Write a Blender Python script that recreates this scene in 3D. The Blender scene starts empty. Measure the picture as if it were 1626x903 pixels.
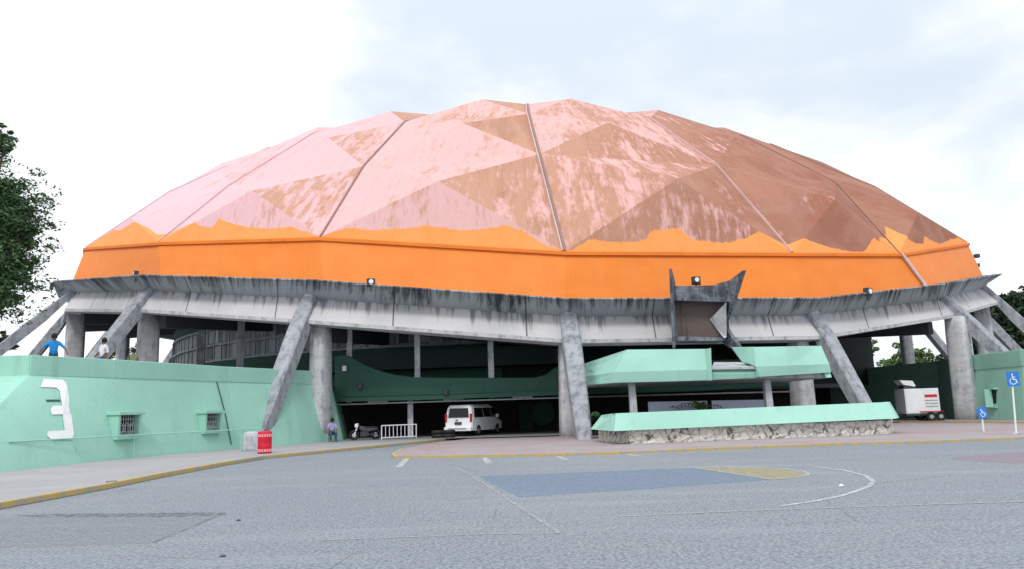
import bpy, bmesh, math, random
from mathutils import Vector, Matrix
from mathutils.bvhtree import BVHTree
from mathutils.geometry import tessellate_polygon
random.seed(7)
R_ = math.radians
S = bpy.context.scene
COL = S.collection

# ------------------------------------------------------------------ survey of the place
# the eye and its axes; pixel -> ray, used once to survey where real things stand
EYE = Vector((0, 0, 1.65))
FPX, PW, PH, HOR = 1200.0, 1626.0, 903.0, 650.0
pitch = math.atan((HOR - PH / 2) / FPX)
roll = R_(-1.7)
ax_r = Vector((1, 0, 0)); ax_f = Vector((0, math.cos(pitch), math.sin(pitch))); ax_u = Vector((0, -math.sin(pitch), math.cos(pitch)))
cr_, sr_ = math.cos(roll), math.sin(roll)
RIGHT = ax_r * cr_ + ax_u * sr_
UP = ax_u * cr_ - ax_r * sr_
FWD = ax_f
def ray(x, y):
    return FWD + RIGHT * ((x - PW / 2) / FPX) - UP * ((y - PH / 2) / FPX)
def at(x, y, Y):                      # point on that ray at depth Y
    d = ray(x, y); return EYE + d * (Y / d.y)
def G(x, y, z=0.0):                   # point on the level z
    d = ray(x, y); return EYE + d * ((z - EYE.z) / d.z)
CX, CY = 1.06, 92.5
def at_R(x, y, R):                    # near side of the upright cylinder of radius R about the arena
    d = ray(x, y); ox, oy = EYE.x - CX, EYE.y - CY
    a = d.x * d.x + d.y * d.y; b = 2 * (ox * d.x + oy * d.y); c = ox * ox + oy * oy - R * R
    disc = max(b * b - 4 * a * c, 0.0)
    return EYE + d * ((-b - math.sqrt(disc)) / (2 * a))
def on_plane(x, y, p, n):
    d = ray(x, y); t = (p - EYE).dot(n) / d.dot(n); return EYE + d * t
PHI = R_(2.44); STEP = R_(18)
def polar(R, i, z):
    a = PHI + i * STEP
    return Vector((CX + R * math.sin(a), CY - R * math.cos(a), z))

# ------------------------------------------------------------------ object helpers
def tag(o, label=None, cat=None, group=None, kind=None):
    if label: o['label'] = label
    if cat: o['category'] = cat
    if group: o['group'] = group
    if kind: o['kind'] = kind
    return o
def empty(name, loc, rz=0.0):
    o = bpy.data.objects.new(name, None); COL.objects.link(o)
    o.location = loc; o.rotation_euler = (0, 0, rz); o.empty_display_size = 0.3
    return o
class MB:
    def __init__(s): s.v = []; s.f = []; s.m = []; s.uv = []
    def add(s, vs, fs, m=0, uvs=None):
        k = len(s.v); s.v += [Vector(p) for p in vs]
        for j, f in enumerate(fs):
            s.f.append(tuple(k + i for i in f)); s.m.append(m)
            s.uv.append(uvs[j] if uvs else None)
    def hexa(s, p, m=0):              # p: four low, four high
        s.add(p, [(3, 2, 1, 0), (4, 5, 6, 7), (0, 1, 5, 4), (1, 2, 6, 5), (2, 3, 7, 6), (3, 0, 4, 7)], m)
    def box(s, c, d, rz=0.0, m=0, M=None):
        hx, hy, hz = d[0] / 2, d[1] / 2, d[2] / 2
        ps = [Vector((a * hx, b * hy, e * hz)) for e in (-1, 1) for a, b in ((-1, -1), (1, -1), (1, 1), (-1, 1))]
        r = M or Matrix.Rotation(rz, 3, 'Z')
        s.hexa([r @ p + Vector(c) for p in ps], m)
    def tube(s, p0, p1, r0, r1=None, n=10, m=0, caps=True):
        p0 = Vector(p0); p1 = Vector(p1); r1 = r0 if r1 is None else r1
        d = (p1 - p0).normalized(); a = d.orthogonal().normalized(); b = d.cross(a)
        vs = [p0 + (a * math.cos(t) + b * math.sin(t)) * r0 for t in [2 * math.pi * k / n for k in range(n)]]
        vs += [p1 + (a * math.cos(t) + b * math.sin(t)) * r1 for t in [2 * math.pi * k / n for k in range(n)]]
        fs = [(k, (k + 1) % n, n + (k + 1) % n, n + k) for k in range(n)]
        if caps: fs += [tuple(range(n - 1, -1, -1)), tuple(range(n, 2 * n))]
        s.add(vs, fs, m)
    def path(s, pts, r, n=8, m=0):
        for a, b in zip(pts, pts[1:]): s.tube(a, b, r, r, n, m)
    def prism(s, poly, off, m=0):     # flat outline given its thickness
        off = Vector(off); n = len(poly); poly = [Vector(p) for p in poly]
        tri = tessellate_polygon([poly])
        vs = poly + [p + off for p in poly]
        fs = [tuple(t) for t in tri] + [tuple(n + i for i in reversed(t)) for t in tri]
        fs += [(i, (i + 1) % n, n + (i + 1) % n, n + i) for i in range(n)]
        s.add(vs, fs, m)
    def lathe(s, prof, c, n=24, m=0):
        c = Vector(c); vs = []; fs = []
        for r, z in prof:
            vs += [c + Vector((r * math.cos(2 * math.pi * k / n), r * math.sin(2 * math.pi * k / n), z)) for k in range(n)]
        for j in range(len(prof) - 1):
            fs += [(j * n + k, j * n + (k + 1) % n, (j + 1) * n + (k + 1) % n, (j + 1) * n + k) for k in range(n)]
        fs += [tuple(range(n - 1, -1, -1)), tuple((len(prof) - 1) * n + k for k in range(n))]
        s.add(vs, fs, m)
    def loft(s, rings, m=0, caps=True, closed=True):
        n = len(rings[0]); vs = [p for r in rings for p in r]; fs = []
        for j in range(len(rings) - 1):
            for k in range(n if closed else n - 1):
                fs.append((j * n + k, j * n + (k + 1) % n, (j + 1) * n + (k + 1) % n, (j + 1) * n + k))
        if caps: fs += [tuple(range(n - 1, -1, -1)), tuple((len(rings) - 1) * n + k for k in range(n))]
        s.add(vs, fs, m)
    def build(s, name, mats, parent=None, origin=(0, 0, 0), smooth=False, bevel=0.0, fix=True):
        o_ = Vector(origin)
        me = bpy.data.meshes.new(name)
        me.from_pydata([p - o_ for p in s.v], [], s.f)
        for m in (mats if isinstance(mats, (list, tuple)) else [mats]): me.materials.append(m)
        me.polygons.foreach_set('material_index', s.m)
        if any(u for u in s.uv):
            lay = me.uv_layers.new(name='UVMap')
            for p, u in zip(me.polygons, s.uv):
                if u:
                    for li, c in zip(p.loop_indices, u): lay.data[li].uv = c
        if fix:
            bm = bmesh.new(); bm.from_mesh(me); bmesh.ops.recalc_face_normals(bm, faces=bm.faces); bm.to_mesh(me); bm.free()
        if smooth: me.polygons.foreach_set('use_smooth', [True] * len(me.polygons))
        o = bpy.data.objects.new(name, me); COL.objects.link(o)
        if parent: o.parent = parent
        else: o.location = o_
        if bevel:
            b = o.modifiers.new('bevel', 'BEVEL'); b.width = bevel; b.segments = 2; b.limit_method = 'ANGLE'; b.angle_limit = R_(35)
        return o

# ------------------------------------------------------------------ materials
class NT:
    def __init__(s, name):
        s.mat = bpy.data.materials.new(name); s.mat.use_nodes = True; s.t = s.mat.node_tree
        s.b = s.t.nodes['Principled BSDF']; s.b.inputs['Roughness'].default_value = 0.8
        s.b.inputs['Specular IOR Level'].default_value = 0.3
    def n(s, typ, **kw):
        o = s.t.nodes.new(typ)
        for k, v in kw.items(): setattr(o, k, v)
        return o
    def l(s, a, b): s.t.links.new(a, b)
    def put(s, sock, v):
        if hasattr(v, 'is_linked'): s.l(v, sock)
        else: sock.default_value = v
    def math(s, op, a, b=0.0, c=0.0, clamp=False):
        o = s.n('ShaderNodeMath', operation=op, use_clamp=clamp)
        s.put(o.inputs[0], a); s.put(o.inputs[1], b)
        if len(o.inputs) > 2: s.put(o.inputs[2], c)
        return o.outputs[0]
    def mix(s, f, a, b, mode='MIX'):
        o = s.n('ShaderNodeMix', data_type='RGBA', blend_type=mode)
        s.put(o.inputs['Factor'], f)
        for nm, v in ((6, a), (7, b)):
            if isinstance(v, tuple): o.inputs[nm].default_value = (*v[:3], 1)
            else: s.l(v, o.inputs[nm])
        return o.outputs[2]
    def coord(s, which='Object'): return s.n('ShaderNodeTexCoord').outputs[which]
    def mapping(s, vec, scale=(1, 1, 1), loc=(0, 0, 0), rot=(0, 0, 0)):
        o = s.n('ShaderNodeMapping'); s.l(vec, o.inputs['Vector'])
        o.inputs['Scale'].default_value = scale; o.inputs['Location'].default_value = loc; o.inputs['Rotation'].default_value = rot
        return o.outputs[0]
    def noise(s, vec, scale=1.0, detail=5.0, rough=0.6, dist=0.0):
        o = s.n('ShaderNodeTexNoise'); s.l(vec, o.inputs['Vector'])
        o.inputs['Scale'].default_value = scale; o.inputs['Detail'].default_value = detail
        o.inputs['Roughness'].default_value = rough; o.inputs['Distortion'].default_value = dist
        return o.outputs[0]
    def rng(s, v, a, b, c=0.0, d=1.0, smooth=True):
        o = s.n('ShaderNodeMapRange', interpolation_type='SMOOTHSTEP' if smooth else 'LINEAR')
        s.put(o.inputs[0], v)
        for k, x in zip((1, 2, 3, 4), (a, b, c, d)): s.put(o.inputs[k], x)
        return o.outputs[0]
    def sep(s, v):
        o = s.n('ShaderNodeSeparateXYZ'); s.l(v, o.inputs[0]); return o.outputs
    def comb(s, x, y, z=0.0):
        o = s.n('ShaderNodeCombineXYZ')
        for k, v in enumerate((x, y, z)): s.put(o.inputs[k], v)
        return o.outputs[0]
    def bump(s, h, strength=0.3, dist=0.02):
        o = s.n('ShaderNodeBump'); s.l(h, o.inputs['Height']); o.inputs['Strength'].default_value = strength; o.inputs['Distance'].default_value = dist
        s.l(o.outputs[0], s.b.inputs['Normal'])
    def out(s, col, rough=None):
        if isinstance(col, tuple): s.b.inputs['Base Color'].default_value = (*col[:3], 1)
        else: s.l(col, s.b.inputs['Base Color'])
        if rough is not None: s.put(s.b.inputs['Roughness'], rough)
        return s.mat
def simple(name, col, rough=0.6, var=0.15, scale=3.0, metal=0.0, bump=0.0):
    t = NT(name); c = t.coord()
    n = t.noise(c, scale, 6)
    a = tuple(x * (1 - var) for x in col); b = tuple(min(x * (1 + var), 1) for x in col)
    t.b.inputs['Metallic'].default_value = metal
    if bump: t.bump(t.noise(c, scale * 6, 4), bump)
    return t.out(t.mix(t.rng(n, 0.3, 0.7), a, b), rough)
def weathered(name, col, stain, amount=0.5, scale=1.0, drip=True, rough=0.75, bump=0.15):
    # painted render with blotches and rain runs
    t = NT(name); c = t.coord()
    base = t.mix(t.rng(t.noise(c, 0.35 * scale, 4), 0.3, 0.7), tuple(x * 0.92 for x in col), tuple(min(1, x * 1.05) for x in col))
    fine = t.rng(t.noise(c, 2.2 * scale, 8, 0.7), 0.52, 0.78)
    runs = t.rng(t.noise(t.mapping(c, (2.2 * scale, 2.2 * scale, 0.18 * scale)), 1.0, 7, 0.65), 0.55, 0.75)
    f = t.math('MULTIPLY', t.math('MAXIMUM', t.math('MULTIPLY', fine, 0.6), runs if drip else fine), amount)
    t.bump(t.noise(c, 14 * scale, 6), bump)
    return t.out(t.mix(f, base, stain), rough)

M = {}
GREEN = (0.32, 0.585, 0.475)
M['green'] = weathered('green_paint', GREEN, (0.20, 0.38, 0.31), 0.55, 0.7)
M['green_light'] = weathered('green_paint_clean', (0.35, 0.62, 0.52), (0.25, 0.45, 0.38), 0.42, 0.8)
M['green_shaded'] = weathered('green_paint_shaded', (0.034, 0.10, 0.072), (0.018, 0.05, 0.04), 0.6, 0.8)  # green paint with the shade under the roof put into its colour
M['green_dim'] = weathered('green_paint_deep_shade', (0.03, 0.055, 0.048), (0.015, 0.03, 0.028), 0.6, 0.8)  # darker copy of the green, deeper shade painted into it
M['white_paint'] = simple('white_paint', (0.82, 0.82, 0.82), 0.5, 0.04)
M['white_metal'] = simple('white_metal', (0.75, 0.78, 0.8), 0.4, 0.06)
M['black'] = simple('black_rubber', (0.02, 0.02, 0.022), 0.6, 0.3)
M['black_glass'] = simple('dark_glass', (0.012, 0.014, 0.016), 0.08, 0.1)
M['dark_metal'] = simple('dark_metal', (0.05, 0.055, 0.06), 0.5, 0.3)
M['grey_metal'] = simple('grey_metal', (0.35, 0.37, 0.38), 0.45, 0.2)
M['chrome'] = simple('bright_metal', (0.6, 0.6, 0.6), 0.25, 0.1, 3, 0.8)
M['lens'] = simple('lamp_glass', (0.8, 0.82, 0.82), 0.15, 0.03)
M['red'] = simple('red_plastic', (0.62, 0.015, 0.04), 0.45, 0.12)
M['pale_red'] = simple('pale_red_letters', (0.78, 0.32, 0.36), 0.5, 0.05)
M['red_light'] = simple('red_lens', (0.45, 0.02, 0.03), 0.25, 0.1)
M['blue_sign'] = simple('blue_sign', (0.03, 0.2, 0.62), 0.45, 0.08)
M['blue_pale'] = simple('pale_blue_panel', (0.52, 0.58, 0.75), 0.5, 0.08)
M['skin'] = simple('skin', (0.2, 0.1, 0.065), 0.6, 0.08)
M['hair'] = simple('hair', (0.012, 0.01, 0.01), 0.7, 0.2)
M['shirt_blue'] = simple('blue_cloth', (0.02, 0.24, 0.62), 0.85, 0.1)
M['shirt_white'] = simple('white_cloth', (0.65, 0.66, 0.7), 0.85, 0.08)
M['shirt_lilac'] = simple('lilac_cloth', (0.35, 0.33, 0.55), 0.85, 0.1)
M['olive'] = simple('olive_cloth', (0.2, 0.21, 0.13), 0.85, 0.1)
M['denim'] = simple('denim_cloth', (0.06, 0.08, 0.15), 0.85, 0.15)
M['van_white'] = simple('van_paint', (0.9, 0.91, 0.92), 0.3, 0.03)
M['trunk'] = simple('bark', (0.09, 0.065, 0.045), 0.9, 0.35, 2, 0, 0.5)
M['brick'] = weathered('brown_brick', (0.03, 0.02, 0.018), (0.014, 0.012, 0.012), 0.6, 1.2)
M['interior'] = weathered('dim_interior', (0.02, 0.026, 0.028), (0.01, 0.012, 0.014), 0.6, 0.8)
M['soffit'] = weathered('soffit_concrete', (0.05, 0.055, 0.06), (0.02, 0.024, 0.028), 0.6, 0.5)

def leaf_mat(name, c0, c1):
    t = NT(name)
    g = t.n('ShaderNodeNewGeometry')
    col = t.mix(g.outputs['Random Per Island'], c0, c1)
    t.b.inputs['Transmission Weight'].default_value = 0.0
    return t.out(col, 0.55)
M['leaf'] = leaf_mat('leaves', (0.025, 0.065, 0.03), (0.085, 0.165, 0.06))
M['leaf_dark'] = leaf_mat('dark_leaves', (0.012, 0.03, 0.02), (0.04, 0.08, 0.035))
M['leaf_light'] = leaf_mat('pale_leaves', (0.06, 0.11, 0.03), (0.14, 0.22, 0.06))

def concrete(name, light, dark, cover, runs=1.0):
    t = NT(name); c = t.coord()
    a = t.noise(c, 1.8, 8, 0.7)
    b = t.noise(t.mapping(c, (3.0, 3.0, 0.35)), 1.0, 8, 0.7)
    s = t.math('ADD', t.math('MULTIPLY', a, 0.55), t.math('MULTIPLY', b, 0.45))
    f = t.rng(s, 0.62 - cover * 0.3, 0.80 - cover * 0.3)
    board = t.noise(t.mapping(c, (0.6, 0.6, 7.0)), 1.0, 2)
    col = t.mix(f, light, dark)
    col = t.mix(t.math('MULTIPLY', t.rng(board, 0.45, 0.62), 0.4), col, tuple(x * 1.5 for x in dark))
    t.bump(t.noise(c, 9, 8, 0.7), 0.35)
    return t.out(col, 0.9)
M['concrete_pillar'] = concrete('pillar_concrete', (0.56, 0.555, 0.56), (0.27, 0.28, 0.30), 0.55)
M['concrete_strut'] = concrete('strut_concrete', (0.38, 0.39, 0.415), (0.17, 0.18, 0.205), 0.6)
M['concrete_dark'] = concrete('spout_concrete', (0.24, 0.26, 0.29), (0.055, 0.06, 0.075), 0.7)
M['concrete_pale'] = concrete('pale_concrete', (0.5, 0.51, 0.53), (0.25, 0.26, 0.28), 0.5)
M['rust'] = weathered('rusty_stain', (0.15, 0.11, 0.10), (0.03, 0.028, 0.03), 1.0, 0.9)

def ring_mat():
    # u runs along the rim in metres, v: 0 lip, 0.5 crease, 1 lower edge
    t = NT('rim_concrete'); uv = t.coord('UV'); s = t.sep(uv); u, v = s[0], s[1]
    fine = t.noise(t.comb(t.math('MULTIPLY', u, 2.6), t.math('MULTIPLY', v, 0.9)), 1.0, 7, 0.72)
    big = t.noise(t.comb(t.math('MULTIPLY', u, 0.35), t.math('MULTIPLY', v, 0.5), 3.0), 1.0, 3, 0.5)
    k = t.math('ADD', t.math('MULTIPLY', fine, 0.68), t.math('MULTIPLY', big, 0.32))
    up = t.rng(v, 0.495, 0.505, 1.0, 0.0)                       # 1 on the upper, leaning face
    f_up = t.rng(t.math('SUBTRACT', k, t.math('MULTIPLY', v, 0.22)), 0.40, 0.57)   # black algae thinning downwards
    c_up = t.mix(f_up, (0.36, 0.385, 0.405), (0.038, 0.046, 0.06))
    drip = t.noise(t.comb(t.math('MULTIPLY', u, 2.1), t.math('MULTIPLY', v, 0.5), 7.0), 1.0, 6, 0.68)
    thr = t.math('ADD', 0.455, t.math('MULTIPLY', t.math('SUBTRACT', v, 0.5), 0.42))
    f_lo = t.rng(t.math('SUBTRACT', drip, thr), -0.02, 0.13)
    c_lo = t.mix(t.rng(big, 0.35, 0.7), (0.56, 0.54, 0.545), (0.45, 0.45, 0.46))
    c_lo = t.mix(t.math('MULTIPLY', f_lo, 0.88), c_lo, (0.17, 0.18, 0.20))
    col = t.mix(up, c_lo, c_up)
    # open joint every 13.8 m / 4
    fr = t.math('ABSOLUTE', t.math('SUBTRACT', t.math('FRACT', t.math('DIVIDE', u, 7.7)), 0.5))
    col = t.mix(t.math('MULTIPLY', t.rng(fr, 0.492, 0.497), 0.8), col, (0.03, 0.035, 0.04))
    t.bump(fine, 0.3, 0.04)
    return t.out(col, 0.9)
M['rim'] = ring_mat()

def drum_mat():
    t = NT('orange_cladding'); uv = t.coord('UV'); s = t.sep(uv); u, v = s[0], s[1]
    c = t.mix(t.rng(t.noise(t.comb(t.math('MULTIPLY', u, 0.5), v), 1.0, 6), 0.3, 0.7), (0.76, 0.20, 0.022), (0.82, 0.225, 0.03))
    runs = t.rng(t.noise(t.comb(t.math('MULTIPLY', u, 3.0), t.math('MULTIPLY', v, 0.4)), 1.0, 6, 0.7), 0.56, 0.75)
    c = t.mix(t.math('MULTIPLY', runs, 0.45), c, (0.60, 0.17, 0.03))
    wn = t.n('ShaderNodeTexWhiteNoise', noise_dimensions='1D'); t.l(t.math('FLOOR', t.math('DIVIDE', u, 1.15)), wn.inputs['W'])
    c = t.mix(t.math('MULTIPLY', wn.outputs[0], 0.28), c, (0.70, 0.24, 0.055))
    chalk = t.rng(t.noise(t.comb(t.math('MULTIPLY', u, 0.22), t.math('MULTIPLY', v, 0.6), 5.0), 1.0, 7, 0.7), 0.55, 0.75)
    c = t.mix(t.math('MULTIPLY', chalk, 0.25), c, (0.80, 0.30, 0.08))
    grime = t.rng(t.noise(t.comb(t.math('MULTIPLY', u, 4.2), t.math('MULTIPLY', v, 0.25), 2.0), 1.0, 7, 0.75), 0.62, 0.74)
    c = t.mix(t.math('MULTIPLY', grime, 0.35), c, (0.35, 0.12, 0.04))
    w = t.n('ShaderNodeTexWave', wave_type='BANDS', bands_direction='X'); t.l(t.comb(u, 0.0), w.inputs[0]); w.inputs['Scale'].default_value = 1.1
    t.bump(w.outputs[1], 0.12, 0.03)
    return t.out(c, 0.6)
M['drum'] = drum_mat()
M['orange_trim'] = weathered('orange_trim', (0.8, 0.21, 0.03), (0.4, 0.12, 0.03), 0.5)

# ------------------------------------------------------------------ the arena: levels surveyed rib by rib
RL = dict(lip=49.9, cr=48.3, bot=49.4, B=47.6, P=46.2, V=41.5, Q=36.4, Sx=33.2, T=27.6, U=23.5)
OBS = {
 'lip': {-2: (226, 437), -1: (497, 445), 0: (900, 473.5), 1: (1303, 472.5), 2: (1503, 450)},
 'cr': {-3: (119, 464), -2: (241, 461), -1: (494, 473), 0: (902, 501.5), 1: (1289, 500), 2: (1497, 474)},
 'bot': {-3: (103, 489), -2: (231, 490), -1: (490, 507), 0: (905, 538), 1: (1300, 532), 2: (1506, 500)},
 'B': {-2: (252, 385), -1: (509, 377), 0: (897, 400), 1: (1258, 402), 2: (1428, 403)},
 'P': {-2.5: (208, 347), -1.5: (400, 303), -.5: (695, 288), .5: (1076, 284), 1.5: (1326, 317), 2.5: (1458, 338)},
 'V': {-3: (270, 305), 3: (1388, 297), -2: (362, 297), -1: (578, 264), 0: (857, 245), 1: (1138, 263), 2: (1327, 291)},
 'Q': {-2.5: (351, 260), 2.5: (1306, 258), -1.5: (521, 219), -.5: (735, 196), .5: (965, 195), 1.5: (1166, 217)},
 'Sx': {-3: (425, 236), -2: (497, 213), 3: (1225, 230), -1: (643, 194), 0: (840, 181), 1: (1032, 188)},
 'T': {-2.5: (505, 202), 2.5: (1150, 203), -1.5: (620, 177), -.5: (765, 158), .5: (905, 157), 1.5: (1045, 175)},
 'U': {0: (838, 166)},
}
def lipz(i):
    i = (i + 10) % 20 - 10
    tab = [(-10, 15.0), (-5, 15.0), (-4, 14.2), (-3, 13.2), (-2, 11.6), (-1, 9.7), (0, 7.95), (1, 7.95), (2, 9.7), (3, 12.0), (4, 13.3), (5, 14.6), (10, 15.0)]
    for (a, za), (b, zb) in zip(tab, tab[1:]):
        if a <= i <= b: return za + (zb - za) * (i - a) / (b - a)
FALL = dict(lip=lambda i: lipz(i), cr=lambda i: lipz(i) - 0.97, bot=lambda i: lipz(i) - 2.3, B=lambda i: lipz(i) + 3.1,
            P=lambda i: 16.1 + 0.12 * abs(i), V=lambda i: 19.2, Q=lambda i: 23.8, Sx=lambda i: 25.75, T=lambda i: 29.55, U=lambda i: 29.9)
def lev(l, i):
    k = (i + 10) % 20 - 10
    if k in OBS[l]: return at_R(*OBS[l][k], RL[l])
    return polar(RL[l], k, FALL[l](k))
C0 = Vector((CX, CY, 0))
arena = empty('arena', C0)
tag(arena, 'vast round arena with a faceted pink, brown and orange dome on leaning concrete struts', 'arena')

# dome facets
dome = MB(); wear = []
def facet(a, b, c, w, n=6):
    vs = []; idx = {}
    for r in range(n + 1):
        for q in range(n + 1 - r):
            idx[(r, q)] = len(vs); vs.append(a + (b - a) * (q / n) + (c - a) * (r / n))
    fs = []
    for r in range(n):
        for q in range(n - r):
            fs.append((idx[(r, q)], idx[(r, q + 1)], idx[(r + 1, q)]))
            if q < n - r - 1: fs.append((idx[(r, q + 1)], idx[(r + 1, q + 1)], idx[(r + 1, q)]))
    dome.add(vs, fs); wear.extend([w] * len(fs))
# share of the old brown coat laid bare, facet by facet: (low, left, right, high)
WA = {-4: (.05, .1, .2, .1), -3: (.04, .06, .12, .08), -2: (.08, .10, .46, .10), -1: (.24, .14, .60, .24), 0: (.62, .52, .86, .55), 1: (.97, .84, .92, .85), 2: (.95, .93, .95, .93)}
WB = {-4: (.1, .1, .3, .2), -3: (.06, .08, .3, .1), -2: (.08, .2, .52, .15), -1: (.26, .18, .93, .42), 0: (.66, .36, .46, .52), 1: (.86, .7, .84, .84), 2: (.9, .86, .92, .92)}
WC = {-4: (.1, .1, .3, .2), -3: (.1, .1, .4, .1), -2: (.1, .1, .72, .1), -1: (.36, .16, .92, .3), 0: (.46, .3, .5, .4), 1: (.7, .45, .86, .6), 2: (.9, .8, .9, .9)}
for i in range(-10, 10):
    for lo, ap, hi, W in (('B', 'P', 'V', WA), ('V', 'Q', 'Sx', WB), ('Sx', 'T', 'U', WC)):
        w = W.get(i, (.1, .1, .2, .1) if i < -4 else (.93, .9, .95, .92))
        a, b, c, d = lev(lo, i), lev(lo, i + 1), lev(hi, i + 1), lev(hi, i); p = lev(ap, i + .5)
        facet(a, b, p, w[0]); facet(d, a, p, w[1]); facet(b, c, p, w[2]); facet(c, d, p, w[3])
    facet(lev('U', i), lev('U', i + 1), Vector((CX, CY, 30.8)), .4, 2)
bvh = BVHTree.FromPolygons(dome.v, dome.f)
# outline of the fresh orange repaint, as seen on the roof, kept as azimuth -> radius
edge_px = [(128, 404), (150, 396), (190, 366), (214, 352), (236, 362), (250, 373), (285, 363), (315, 358), (343, 344), (338, 361), (400, 361), (462, 359), (490, 370), (507, 377), (528, 368), (552, 361), (620, 363), (680, 357), (800, 357), (828, 364), (862, 386), (890, 398), (905, 399), (938, 379), (1030, 378), (1034, 363), (1080, 362), (1092, 377), (1184, 379), (1198, 402.5), (1258, 404), (1366, 404), (1372, 400), (1396, 390), (1388, 376), (1407, 373), (1405, 358), (1440, 378), (1468, 386), (1466, 373), (1480, 382), (1502, 384), (1508, 380), (1536, 400)]
pts = []
for x, y in edge_px:
    h = bvh.ray_cast(EYE, ray(x, y).normalized())[0]
    if h is None:
        h = at_R(x, max(y, 399), 47.5)
    l = h - C0; pts.append((math.atan2(l.x, -l.y), math.hypot(l.x, l.y)))
pts.sort()
AZ0, AZ1 = -1.12, 1.12
def dome_mat():
    t = NT('dome_paint'); c = t.coord(); s = t.sep(c); x, y, z = s[0], s[1], s[2]
    r = t.math('SQRT', t.math('ADD', t.math('MULTIPLY', x, x), t.math('MULTIPLY', y, y)))
    az = t.math('ARCTAN2', x, t.math('MULTIPLY', y, -1.0))
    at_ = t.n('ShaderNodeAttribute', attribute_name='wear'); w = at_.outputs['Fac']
    arc = t.math('MULTIPLY', az, 42.0)
    streak = t.noise(t.comb(t.math('MULTIPLY', arc, 0.85), t.math('MULTIPLY', r, 0.16), t.math('MULTIPLY', z, 0.16)), 1.0, 8, 0.68, 0.25)
    blot = t.noise(c, 0.20, 9, 0.66)
    fine = t.noise(t.comb(t.math('MULTIPLY', arc, 3.2), t.math('MULTIPLY', r, 0.9), t.math('MULTIPLY', z, 0.9)), 1.0, 6, 0.7)
    k = t.math('ADD', t.math('ADD', t.math('MULTIPLY', streak, 0.42), t.math('MULTIPLY', blot, 0.26)), t.math('MULTIPLY', fine, 0.32))
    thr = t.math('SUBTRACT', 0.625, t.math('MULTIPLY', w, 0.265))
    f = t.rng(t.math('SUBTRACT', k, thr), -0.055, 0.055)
    pink = t.mix(t.rng(x, -30.0, 6.0), (0.74, 0.465, 0.50), (0.70, 0.405, 0.375))
    pink = t.mix(t.math('MULTIPLY', t.rng(fine, 0.45, 0.7), 0.35), pink, (0.62, 0.36, 0.32))
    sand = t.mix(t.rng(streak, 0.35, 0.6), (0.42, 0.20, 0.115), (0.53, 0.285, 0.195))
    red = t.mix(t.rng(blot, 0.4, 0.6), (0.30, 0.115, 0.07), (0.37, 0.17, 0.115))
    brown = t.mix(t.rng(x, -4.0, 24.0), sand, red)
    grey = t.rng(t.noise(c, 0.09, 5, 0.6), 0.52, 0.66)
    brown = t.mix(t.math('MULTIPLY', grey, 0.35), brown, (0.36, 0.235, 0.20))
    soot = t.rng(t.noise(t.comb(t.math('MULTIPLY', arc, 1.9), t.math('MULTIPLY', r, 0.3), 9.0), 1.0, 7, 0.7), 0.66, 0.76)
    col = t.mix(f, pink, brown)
    col = t.mix(t.math('MULTIPLY', soot, 0.5), col, (0.16, 0.10, 0.08))
    seam = t.math('ABSOLUTE', t.math('SUBTRACT', t.math('FRACT', t.math('MULTIPLY', arc, 0.71)), 0.5))
    seam = t.math('MULTIPLY', t.rng(seam, 0.475, 0.495), t.rng(fine, 0.40, 0.55))
    col = t.mix(t.math('MULTIPLY', seam, 0.32), col, (0.25, 0.14, 0.11))
    u = t.rng(az, AZ0, AZ1, 0, 1, False)
    fc = t.n('ShaderNodeFloatCurve'); cm = fc.mapping; cv = cm.curves[0]
    vals = [((a - AZ0) / (AZ1 - AZ0), (rr - 36.0) / 14.0) for a, rr in pts if AZ0 < a < AZ1]
    cv.points[0].location = (0, vals[0][1]); cv.points[1].location = (1, vals[-1][1])
    for a, b in vals: cv.points.new(a, b)
    for p in cv.points: p.handle_type = 'VECTOR'
    cm.update()
    t.l(u, fc.inputs['Value'])
    rb = t.math('ADD', t.math('MULTIPLY', fc.outputs[0], 14.0), 36.0)
    jit = t.math('MULTIPLY', t.math('SUBTRACT', t.noise(c, 2.4, 6, 0.7), 0.5), 0.10)
    om = t.rng(t.math('SUBTRACT', t.math('ADD', r, jit), rb), -0.006, 0.012)
    orange = t.mix(t.rng(t.noise(c, 0.5, 7, 0.7), 0.3, 0.7), (0.86, 0.30, 0.075), (0.90, 0.345, 0.105))  # lighter than the drum: skylight on the slope is put into this orange
    col = t.mix(om, col, orange)
    t.bump(t.math('ADD', streak, t.noise(c, 1.3, 8, 0.7)), 0.35, 0.12)
    return t.out(col, 0.8)
M['dome'] = dome_mat()
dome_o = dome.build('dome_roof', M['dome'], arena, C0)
at_l = dome_o.data.attributes.new('wear', 'FLOAT', 'FACE'); at_l.data.foreach_set('value', wear)

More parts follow.
